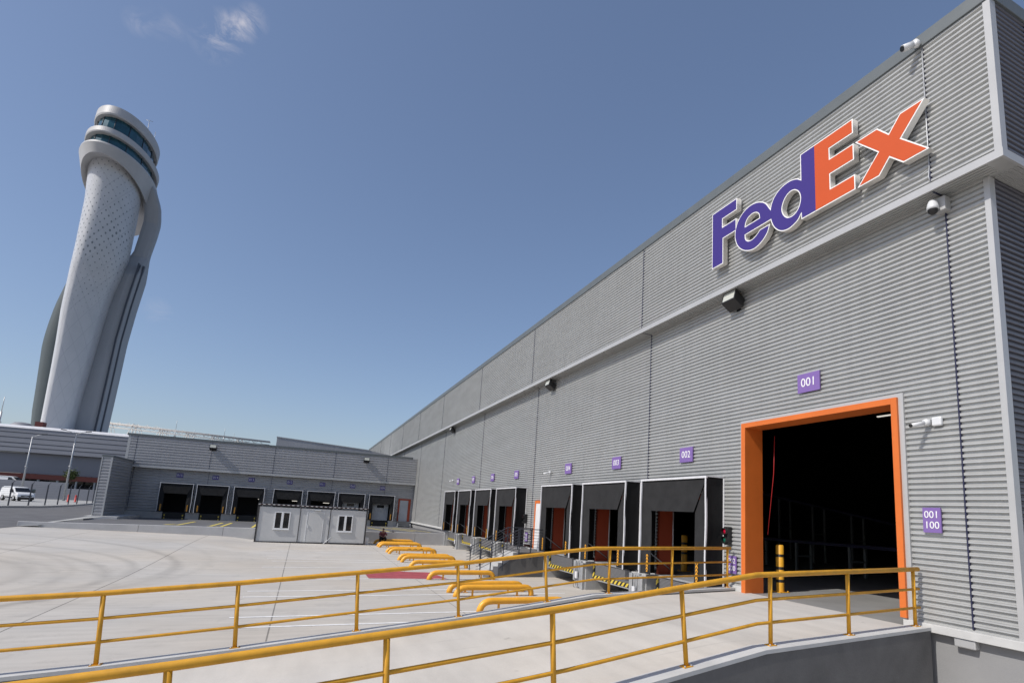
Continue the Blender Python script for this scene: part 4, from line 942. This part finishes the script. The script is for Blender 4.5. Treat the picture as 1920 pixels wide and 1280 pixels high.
for x, y_, z in ((-3.9, 68.5, 2.95), (-.6, 68.5, 2.95), (2.55, 68.5, 2.9)):
    q = MB(); q.box((x - .32, y_, z), (x + .32, y_ + .05, z + .07)); tag(q.build('strip_lamp', 'lamp_dim', origin=(x, y_, z)), 'lit strip lamp inside the annex dock marked %s' % {-3.9: '013', -.6: '012', 2.55: '011'}[x], 'lamp', 'lamps lit in the annex docks')
# annex door with steps
q = MB(); q.box((10.2, YL - .02, 1.32), (11.15, YL + .05, 3.68)); q.build('staff_door', 'door_grey', an)
q = MB(); q.box((10.02, YL - .07, 1.32), (10.2, YL + .05, 3.86)); q.box((11.15, YL - .07, 1.32), (11.42, YL + .05, 3.86)); q.box((10.2, YL - .07, 3.68), (11.15, YL + .05, 3.86)); q.build('door_frame', 'orange_shaded', an)  # frame's shade painted in with the darker orange
es = thing('entry_steps', 'small grey metal steps with handrails below the grey annex door', 'steps', (10.7, YL - .6, .68))
for k in range(3):
    q = MB(); q.box((10.05, YL - .35 - .33 * k, 1.26 - k * .2), (11.5, YL - .05 - .33 * k, 1.3 - k * .2)); q.build('tread', 'steel', es)
q = MB(); q.box((10.05, YL - 1.0, .68), (10.12, YL - .05, 1.1)); q.box((11.43, YL - 1.0, .68), (11.5, YL - .05, 1.1)); q.build('stringer', 'steel', es)
for x in (10.07, ):
    q = MB(); q.tube([(x, YL - .95, .7), (x, YL - .95, 1.75), (x, YL - .1, 2.35), (x, YL - .1, 1.3)], .02, 6); q.build('handrail', 'dark_steel', es)
flood((-8.6, YA - .04, 7.78), 'floodlight on the left half of the annex, casting a long slanting shadow', 'y', 1.5)
flood((6.05, YA - .04, 7.78), 'floodlight on the right half of the annex', 'y', 1.5)
# wing screen
wg = thing('wing_screen', 'dark free standing corrugated screen wall at the left end of the annex', 'screen wall', (-15.2, 62, .85))
q = MB(); corr(q, 'y', 59.0, -15.52, -14.92, .98, 5.9, .045, .26)
z_ = .98
n0 = len(q.v)
tmp = MB(); corr(tmp, 'x', 0, 59.03, 65.45, .98, 5.9, .045, .26)
q.add([(-14.9 - v[0] * 1.0 - .045, v[1], v[2]) for v in tmp.v], [tuple(reversed(f_)) for f_ in tmp.f])
tmp = MB(); corr(tmp, 'x', -15.57, 65.45, 66.08, .98, 5.42, .045, .26); q.add(tmp.v, tmp.f); tmp = MB(); corr(tmp, 'x', -15.57, 59.03, 65.45, .98, 5.9, .045, .26); q.add(tmp.v, tmp.f)
q.build('cladding', 'sheet_back', wg, recalc=False)
q = MB(); q.box((-15.62, 58.94, 5.9), (-14.84, 65.5, 6.05)); q.build('coping', 'coping', wg)
q = MB(); q.box((-14.98, 58.95, .98), (-14.86, 59.04, 5.9)); q.box((-15.62, 58.95, .98), (-15.54, 59.04, 5.9)); q.build('corner_trim', 'trim', wg)
q = MB(); q.box((-15.9, 58.3, .6), (-13.7, 65.6, .97)); q.build('plinth', 'kerb', wg)
q = MB(); q.box((-13.0, 52.3, .7), (-11.4, 53.4, .93)); 
# grey roof block beyond the annex
rb = thing('roof_block', 'pale grey ribbed roof screen rising behind the annex', 'building', (0, 84, 0))
q = MB(); q.prism([(-3.95, 84, 8), (11.5, 84, 8), (11.5, 84, 10.1), (8.2, 84, 10.62), (-3.95, 84, 11.32)], (0, 10, 0)); q.build('wall', 'sheet_back', rb)
q = MB(); q.prism([(-4.0, 83.95, 11.30), (8.2, 83.95, 10.60), (8.2, 83.95, 10.70), (-4.0, 83.95, 11.42)], (0, 10.1, 0)); q.build('coping', 'trim', rb)

# ------------------------------------------------------------------ terminal far left
TY = 130.0
def tz(py150): return 3.15 + (py150 - 3.15) * TY / 150
tm_ = thing('terminal', 'long grey terminal building with a white roof edge behind the road', 'building', (-60, TY, 1))
q = MB(); q.add([(-260, TY, 13.2), (-26, TY, 13.2), (-26, TY + .15, 13.5), (-260, TY + .15, 13.3), (-26, TY + 6, 14.2), (-260, TY + 6, 13.6), (-26, TY + 60, 14.0), (-260, TY + 60, 14.0)], [(0, 1, 2, 3), (3, 2, 4, 5), (5, 4, 6, 7)]); q.build('roof_edge', 'terminal_roof', tm_, recalc=False)
q = MB()
zs_ = [13.2, 12.35, 11.45, 10.5, 9.75, 8.9]
for k in range(5): q.add([(-260, TY + .09, zs_[k]), (-26, TY + .09, zs_[k]), (-26, TY + .05, zs_[k + 1] + .09), (-260, TY + .05, zs_[k + 1] + .09), (-26, TY + .5, zs_[k + 1] + .09), (-260, TY + .5, zs_[k + 1] + .09), (-26, TY + .5, zs_[k + 1]), (-260, TY + .5, zs_[k + 1]), (-26, TY + .09, zs_[k + 1]), (-260, TY + .09, zs_[k + 1])], [(0, 1, 2, 3), (3, 2, 4, 5), (5, 4, 6, 7), (7, 6, 8, 9)])
q.build('upper_cladding', 'terminal_up', tm_, recalc=False)
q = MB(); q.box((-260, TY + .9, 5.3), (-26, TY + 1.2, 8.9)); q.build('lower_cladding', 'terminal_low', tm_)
q = MB(); q.box((-260, TY + .5, 4.35), (-26, TY + 1.3, 5.25)); q.build('rust_band', 'terminal_red', tm_)
q = MB(); q.box((-260, TY + 3, 1), (-26, TY + 3.3, 4.35)); q.build('glazing', 'glass_dark', tm_)
for k in range(14):
    x = -62 + k * 2.7; q = MB(); q.box((x - .12, TY + .7, 1), (x + .12, TY + 1.1, 4.35)); q.build('column', 'steel', tm_)
lw = thing('screen_wall', 'grey concrete wall behind the parked white van', 'wall', (-40, 122, 1))
q = MB(); q.box((-52, 122, .9), (-36.2, 122.3, 3.95)); q.box((-36.2, 122, .9), (-28, 122.3, 3.0)); q.build('wall', 'terminal_up', lw)

# radar dome, masts, truss
q = MB(); q.lathe([(1.9, 0), (1.9, .4), (1.7, 1.1), (1.1, 1.6), (.0, 1.75)], (-50.0, 139.5, 13.3), 20); tag(q.build('radome', 'terminal_low', origin=(-50, 139.5, 13.3)), 'small grey dome on the terminal roof left of the tower', 'dome')
def mast(x, y, z0, z1, label, r=.12):
    q = MB(); q.tube([(x, y, z0), (x, y, z0 + (z1 - z0) * .55)], r, 6); q.tube([(x, y, z0 + (z1 - z0) * .55), (x, y, z1)], r * .4, 6); q.box((x - .3, y - .05, z0 + (z1 - z0) * .2), (x + .3, y + .05, z0 + (z1 - z0) * .25)); tag(q.build('antenna_mast', 'steel', origin=(x, y, z0)), label, 'mast', 'thin masts on the skyline')
mast(-53.5, 140, 13.3, 19.6, 'thin antenna mast at the far left edge above the terminal', .16)
mast(-33.0, 180, 17.0, 22.6, 'taller thin mast rising from the white roof truss')
mast(-21.6, 180, 17.0, 21.6, 'thin mast above the middle of the annex roof')
mast(-28.6, 180, 17.0, 20.6, 'short thin mast just right of the tallest mast on the truss', .08)
mast(-19.2, 180, 17.0, 20.6, 'shortest thin mast right of all the others', .08)
tr = thing('roof_truss', 'cream lattice roof truss running behind the annex from the tower', 'truss', (-40, 178, 10))
q = MB(); TYr = 178.0
def th(x): return 20.25 + .0 * x - max(0, (x + 46)) * .035 + (.3 if x < -40 else 0)
def px_(a, b, r=.09): q.tube([a, b], r, 5)
for yy in (TYr, TYr + 3):
    px_((-60, yy, th(-60)), (-10, yy, th(-10)), .16); px_((-60, yy, th(-60) - .9), (-10, yy, th(-10) - .9), .08)
x = -60
while x < -12:
    z = th(x)
    for yy in (TYr, TYr + 3):
        px_((x, yy, z), (x, yy, 12), .10); px_((x + .9, yy, z), (x + .9, yy, 12), .06); px_((x - 2.2, yy, 14), (x, yy, z - .2), .09); px_((x + 3.0, yy, 14), (x + .9, yy, z - .2), .06)
        for k in range(6): px_((x + k * 1.0, yy, z if k % 2 else z - .9), (x + k * 1.0 + 1.0, yy, z - .9 if k % 2 else z), .05)
    px_((x, TYr, z), (x, TYr + 3, z), .08); x += 6.0
q.build('lattice', 'truss', tr)
# left part of the truss, beyond the dome
# street lamps, fence, bollards
def lamp(x, y, h, arms, label):
    r_ = thing('street_lamp', label, 'street lamp', (x, y, 1.1), 'tall grey street lamps')
    q = MB(); q.tube([(x, y, 1.1), (x, y, 1.1 + h)], .17, 12, rend=.07); q.box((x - .25, y - .25, 1.1), (x + .25, y + .25, 1.14)); q.tube([(x, y, 1.1 + h * .5), (x, y, 1.1 + h * .5 + .12)], .22, 10); q.build('pole', 'steel', r_)
    for sx in arms:
        q = MB(); q.tube([(x, y, 1.1 + h - .1), (x + sx * .7, y - .2, 1.1 + h + .25), (x + sx * 1.25, y - .3, 1.1 + h + .4)], .045, 6); q.build('arm', 'steel', r_)
        q = MB(); q.prism([(x + sx * 1.2, y - .45, 1.1 + h + .36), (x + sx * 1.9, y - .45, 1.1 + h + .45), (x + sx * 1.9, y - .15, 1.1 + h + .45), (x + sx * 1.2, y - .15, 1.1 + h + .36)], (0, 0, .12)); q.build('lamp_head', 'black', r_)
lamp(-33.4, 112.0, 10.5, (-1, 1), 'double armed grey street lamp right of the white van')
lamp(-40.5, 117.5, 9.9, (1,), 'single armed grey street lamp behind the white van')
fn = thing('fence', 'dark steel post and wire fence along the far pavement', 'fence', (-26.2, 80, 1.1))
fp_ = [(-27.6, 70.6), (-26.2, 73.8), (-25.75, 77.0), (-25.6, 80.7), (-25.9, 85.2), (-26.15, 89.4), (-26.45, 93.4), (-27.1, 99.5), (-28.2, 106)]
for (x, y) in fp_:
    q = MB(); q.box((x - .05, y - .05, 1.1), (x + .05, y + .05, 3.35)); q.tube([(x, y, 3.33), (x + .18, y - .05, 3.6)], .03, 6); q.build('post', 'dark_steel', fn)
q = MB()
for a, b in zip(fp_, fp_[1:]):
    for k in range(12): q.tube([(a[0], a[1], 1.2 + k * .185), (b[0], b[1], 1.2 + k * .185)], .006, 4, False)
q.build('wire', 'dark_steel', fn)
for (x, y, lab) in ((-30.85, 105.1, 'left one of two short red posts beside the double street lamp'), (-30.0, 105.1, 'right one of two short red posts beside the double street lamp')):
    q = MB(); q.lathe([(0, 1.05), (.10, 1.03), (.12, .98), (.12, 0), (.2, 0), (.2, .03)], (x, y, 1.1), 12); tag(q.build('red_post', 'red_post', origin=(x, y, 1.1)), lab, 'post', 'short red posts')
# van
def van(loc, rz, label, opened=True):
    r_ = thing('white_van', label, 'van', loc, None, rz)
    prof_ = [(-2.18, .35), (-2.2, 1.0), (-2.1, 1.72), (-1.9, 1.83), (-.5, 1.86), (.35, 1.82), (.62, 1.74), (1.28, 1.18), (1.9, 1.02), (2.12, .88), (2.2, .62), (2.18, .32)]
    secs = []
    for (yy, sx, sz) in ((-.92, .97, .0), (-.93, 1, 0), (0, 1.0, .03), (.93, 1, 0), (.92, .97, 0)):
        pass
    q = MB(); rings = []
    for yy, k in ((-.86, .93), (-.93, .99), (-.80, 1.0), (0, 1.015), (.80, 1.0), (.93, .99), (.86, .93)):
        ring = []
        for (x, z) in prof_:
            zz = z if z < 1.0 else 1.0 + (z - 1.0) * (.90 if abs(yy) > .85 else 1.0)
            ring.append((x * k, yy * (1.0 if z < 1.1 else 1.0 - .10 * (z - 1.1) / .7), zz))
        rings.append(ring)
    q.loft(rings, smooth=True); q.local = True; body = q.build('body', 'car_white', r_)
    def sub(name, m, q2, par=r_): q2.local = True; return q2.build(name, m, par)
    q = MB(); q.add([(.70, -.70, 1.70), (.70, .70, 1.70), (1.30, .80, 1.20), (1.30, -.80, 1.20)], [(0, 1, 2, 3)]); sub('windshield', 'glass_dark', MB().add([(x + .03, y, z + .02) for x, y, z in q.v], [(0, 1, 2, 3)]))
    for s in (-1, 1):
        q = MB(); q.prism([(.40, s * .90, 1.62), (.62, s * .90, 1.60), (1.10, s * .93, 1.16), (.18, s * .93, 1.14), (.18, s * .90, 1.60)], (0, s * .012, 0)); sub('side_window', 'glass_dark', q)
        q = MB(); q.prism([(2.06, s * .55, .74), (2.10, s * .86, .70), (1.90, s * .93, .86), (1.95, s * .60, .92)], (.05, 0, .02)); sub('headlight', 'white_plastic', q)
        for x in (-1.35, 1.38):
            q = MB(); q.lathe([(0, -.02), (.30, -.02), (.33, .04), (.33, .18), (.30, .22)], (0, 0, 0), 20, 'y'); q.local = True; wv = q.build('wheel', 'rubber', r_); wv.location = (x, s * .95 if s < 0 else .75, .33)
            q = MB(); q.lathe([(0, -.03), (.20, -.03), (.2, 0)], (0, 0 if s < 0 else .25, 0), 14, 'y'); q.local = True; q.build('rim', 'steel', wv)
            q = MB(); q.lathe([(.40, 0), (.37, .02)], (x, s * .945, .36), 20, 'y'); sub('wheel_arch', 'rubber', q)
        q = MB(); q.box((.95, s * .98, 1.10), (1.08, s * 1.16, 1.32)); sub('mirror', 'black', q)
        q = MB(); q.box((-1.0, s * .935, .42), (1.0, s * .95, .56)); sub('side_strip', 'black', q)
    q = MB(); q.box((2.14, -.82, .22), (2.24, .82, .55)); sub('bumper', 'black', q)
    q = MB(); q.box((2.17, -.55, .62), (2.22, .55, .76)); sub('grille', 'black', q)
    if opened:
        q = MB(); q.prism([(1.12, .95, .45), (1.12, .95, 1.12), (.9, 1.05, 1.15), (.62, 1.55, 1.15), (.62, 1.55, .45)], (0, .03, .0)); d_ = sub('open_door', 'car_white', q)
        q = MB(); q.prism([(1.10, .96, 1.14), (1.0, 1.0, 1.62), (.64, 1.5, 1.6), (.64, 1.54, 1.14)], (0, .02, 0)); sub('door_window', 'glass_dark', q, d_)
    return r_
van((-33.9, 97.5, 1.1), R(-48), 'white delivery van parked on the far pavement with its door open')
vb = van((-45.5, 127.0, 2.75), R(-10), 'white van half hidden behind the grey concrete wall', False)
# shrubs above the wall
def shrub(x, y, z, r, label):
    rt = thing('shrub', label, 'shrub', (x, y, z - 1.4), 'dusty green shrubs beyond the wall'); rr = random.Random(int(x * 10))
    q = MB(); q.tube([(x, y, z - 1.4), (x + .1, y, z - .3)], .09, 6, rend=.04); q.tube([(x, y, z - .9), (x - .4, y + .1, z)], .04, 5); q.build('trunk', 'bark', rt)
    q = MB()
    for k in range(900):
        d = Vector((rr.gauss(0, .38), rr.gauss(0, .38), rr.gauss(0, .36))) * r; c = Vector((x, y, z + .2)) + d
        a = Vector((rr.uniform(-1, 1), rr.uniform(-1, 1), rr.uniform(-1, 1))).normalized() * .14; b = a.cross(Vector((rr.uniform(-1, 1), rr.uniform(-1, 1), rr.uniform(-1, 1)))).normalized() * .09
        q.add([c - a, c - b, c + a, c + b], [(0, 1, 2, 3)])
    q.build('foliage', 'leaf', rt, recalc=False)
shrub(-37.0, 125.5, 5.2, 1.0, 'dusty green shrub seen left of the double street lamp')
shrub(-29.3, 125.5, 5.2, 1.0, 'dusty green shrub next to the annex screen wall')

# ------------------------------------------------------------------ control tower
tw = thing('control_tower', 'tall leaning white control tower with a ringed glass cab and perforated shaft', 'control tower', (-46, 150, 1))
def interp(tab, z):
    if z <= tab[0][0]: return tab[0][1]
    for (a, va), (b, vb) in zip(tab, tab[1:]):
        if a <= z <= b: return va + (vb - va) * (z - a) / (b - a)
    return tab[-1][1]
TL = [(0, -52.4), (16, -52.5), (28.4, -52.6), (34, -52.7), (41.4, -52.95), (55.9, -52.75), (67.2, -52.9), (73.8, -53.4), (78.6, -53.9)]
TR = [(0, -46.9), (16, -46.6), (23, -46.3), (29.5, -45.8), (35.8, -45.4), (43.4, -44.8), (48.5, -44.2), (51.6, -43.5), (56.7, -42.9), (67.2, -42.8), (71.6, -42.8), (79, -43)]
k155 = 148 / 155
def shell_mesh():
    n_ = 64; rows = 46; me_v = []; uvs = []; 
    for i in range(rows + 1):
        z155 = 0 + 78.5 * i / rows
        l, r = interp(TL, z155) * k155 + .5, interp(TR, z155) * k155 - .45; z = max(.5, 3.15 + (z155 - 3.15) * k155)
        cx, rx_ = (l + r) / 2, (r - l) / 2; ry = rx_ * 1.35 + 1.5
        for j in range(n_ + 1):
            th_ = 2 * math.pi * j / n_; c_, s_ = math.cos(th_), math.sin(th_); blend = min(1, max(0, (z - 48) / 22))
            fr = interp([(-1, 0), (-.97, .3), (-.88, .58), (-.75, .80), (-.55, .95), (-.3, 1.0), (0, .95), (.4, .78), (.75, .56), (.92, .36), (1, 0)], c_)
            yy = 148 + ry * s_ if s_ > 0 else 148 - ry * (fr * (1 - blend) + -s_ * blend)
            me_v.append((cx + rx_ * c_, yy, z)); uvs.append((th_ * 5.6, z))
    fs = [(i * (n_ + 1) + j, i * (n_ + 1) + j + 1, (i + 1) * (n_ + 1) + j + 1, (i + 1) * (n_ + 1) + j) for i in range(rows) for j in range(n_)]
    q = MB(); q.add(me_v, fs, True); o = q.build('shaft', 'tower_white', tw, recalc=False)
    ul = o.data.uv_layers.new(name='UVMap')
    for lp in o.data.loops: ul.data[lp.index].uv = uvs[lp.vertex_index]
shell_mesh()
def ell(cx, cy, rx_, ry, z, n_=96, zf=None):
    out = []
    for j in range(n_):
        a = 2 * math.pi * j / n_; x, y = cx + rx_ * math.cos(a), cy + ry * math.sin(a); out.append((x, y, z if zf is None else zf(x, y)))
    return out
# right fin and arm (silhouette table given in the plane y = 155)
FO = [(0, -41.7), (16, -41.6), (21.7, -41.4), (28.6, -41.2), (36.6, -41.0), (44.7, -40.4), (53.6, -39.5), (58.3, -39.2), (63, -38.6), (66.9, -38.3), (70.3, -38.6), (73.8, -39.8), (76.3, -41.6)]
FI = [(0, -48), (50, -46), (56.5, -43.6), (57.5, -42.3), (62, -41.85), (66.5, -41.45), (69, -41.5), (72.5, -42.6), (76.3, -44.5)]
q = MB(); rings = []; kk = 152 / 155
for i in range(61):
    z155 = 76.3 * i / 60; o_, in_ = interp(FO, z155) * kk, interp(FI, z155) * kk; z = max(.5, 3.15 + (z155 - 3.15) * kk)
    cx, w_ = (o_ + in_) / 2, (o_ - in_) / 2
    dy = 0 if z155 < 66 else (z155 - 66) * .25
    rings.append([(cx + w_ * a, 152 + b * (3.0 if z155 < 52 else max(.9, 3.0 - (z155 - 52) * .4)) - dy, z) for a, b in ((-1, -.75), (-.6, -.88), (.3, -.95), (.8, -.85), (1, -.35), (1, .9), (-1, .9))])
q.loft(rings, smooth=False); q.build('right_fin', 'tower_grey', tw)
q = MB()
for (off_, wd) in ((-.75, .13), (-.1, .13)):
    rg = []
    for i in range(40):
        z155 = 55 * i / 39; o_ = interp(FO, z155) * kk; z = max(.5, 3.15 + (z155 - 3.15) * kk)
        x_ = o_ + off_; yb = 149.15 if off_ < -.3 else 150.6
        rg.append([(x_ - wd, yb - .35, z), (x_ + wd * .3, yb - .05, z), (x_ + wd * .3, yb + 1.2, z), (x_ - wd, yb + 1.2, z)])
    q.loft(rg, smooth=False)
q.build('joint_groove', 'tower_dark', tw)
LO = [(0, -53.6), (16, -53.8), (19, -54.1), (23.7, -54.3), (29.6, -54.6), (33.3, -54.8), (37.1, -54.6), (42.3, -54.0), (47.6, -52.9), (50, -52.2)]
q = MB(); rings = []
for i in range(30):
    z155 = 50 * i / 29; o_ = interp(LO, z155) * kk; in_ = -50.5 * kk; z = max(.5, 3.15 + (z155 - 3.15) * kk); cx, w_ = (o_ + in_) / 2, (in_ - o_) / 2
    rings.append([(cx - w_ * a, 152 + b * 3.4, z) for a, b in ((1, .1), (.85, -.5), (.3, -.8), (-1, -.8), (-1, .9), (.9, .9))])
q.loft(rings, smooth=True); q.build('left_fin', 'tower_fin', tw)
# collar, cab rings, glazing, roof
def nose(nz_, rx_, ry, z, zf=None, cx=-46.0, n_=110): return ell(cx, nz_ + ry, rx_, ry, z, n_, zf)
zb_ = lambda x, y: 71.9 - 7.0 * max(0, (y - 136.6) / 27) ** 1.15
q = MB(); q.loft([nose(140.5, 4.3, 9.0, 0, lambda x, y: zb_(x, y) + 1.6), nose(138.2, 5.0, 11.6, 0, lambda x, y: zb_(x, y) + .55), nose(136.9, 5.55, 12.9, 0, zb_), nose(136.15, 6.45, 13.9, 73.75), nose(136.3, 6.4, 13.7, 74.15), nose(137.2, 5.8, 12.8, 74.25)], cap=True, smooth=False); q.build('collar', 'tower_collar', tw)
q = MB(); q.loft([nose(137.6, 5.55, 12.4, 74.2, n_=26), nose(138.2, 5.35, 12.0, 76.9, n_=26)], smooth=False, cap=False); g1 = q.build('lower_glazing', 'tower_glass', tw)
q = MB(); q.loft([nose(138.0, 5.5, 12.2, 76.7), nose(137.2, 5.95, 12.9, 76.75), nose(137.1, 6.1, 13.1, 77.0), nose(137.4, 6.15, 13.1, 78.15), nose(138.2, 5.7, 12.2, 78.3)], smooth=False); q.build('gallery_ring', 'tower_collar', tw)
q = MB(); q.loft([nose(139.0, 4.9, 10.8, 78.3, n_=26), nose(139.9, 4.7, 10.3, 82.2, n_=26)], smooth=False, cap=False); g2 = q.build('upper_glazing', 'tower_glass', tw)
q = MB(); q.loft([nose(139.9, 4.8, 10.4, 82.0), nose(139.0, 5.25, 11.2, 82.05), nose(138.9, 5.4, 11.4, 82.4), nose(139.4, 5.45, 11.3, 84.4), nose(140.2, 5.1, 10.6, 84.6)], smooth=False); q.build('roof', 'tower_collar', tw)
for (g_, nz_, rx_, ry, z0, z1, nz2, rx2, ry2) in ((g1, 137.55, 5.6, 12.45, 74.2, 76.85, 138.15, 5.4, 12.05), (g2, 138.95, 4.95, 10.85, 78.3, 82.15, 139.85, 4.75, 10.35)):
    q = MB()
    for j in range(0, 26, 2):
        a = 2 * math.pi * j / 26
        q.tube([(-46 + rx_ * math.cos(a), nz_ + ry + ry * math.sin(a), z0), (-46 + rx2 * math.cos(a), nz2 + ry2 + ry2 * math.sin(a), z1)], .07, 5)
    q.build('mullion', 'tower_dark', g_)
q = MB(); q.tube([(-47, 147, 84.5), (-47, 147, 88)], .05, 5); q.tube([(-42.2, 148, 84.3), (-42.2, 148, 88.3)], .06, 5); q.tube([(-42.9, 148, 88.2), (-41.5, 148, 88.2)], .05, 5); q.tube([(-42.8, 148, 85.3), (-41.4, 148, 85.3)], .05, 5); q.tube([(-41.5, 151, 84.3), (-41.5, 151, 87.5)], .05, 5); q.build('antenna', 'steel', tw)
q = MB(); q.box((-48.1, 139.3, 14.0), (-46.9, 141, 15.4)); q.build('door_recess', 'terminal_red', tw)
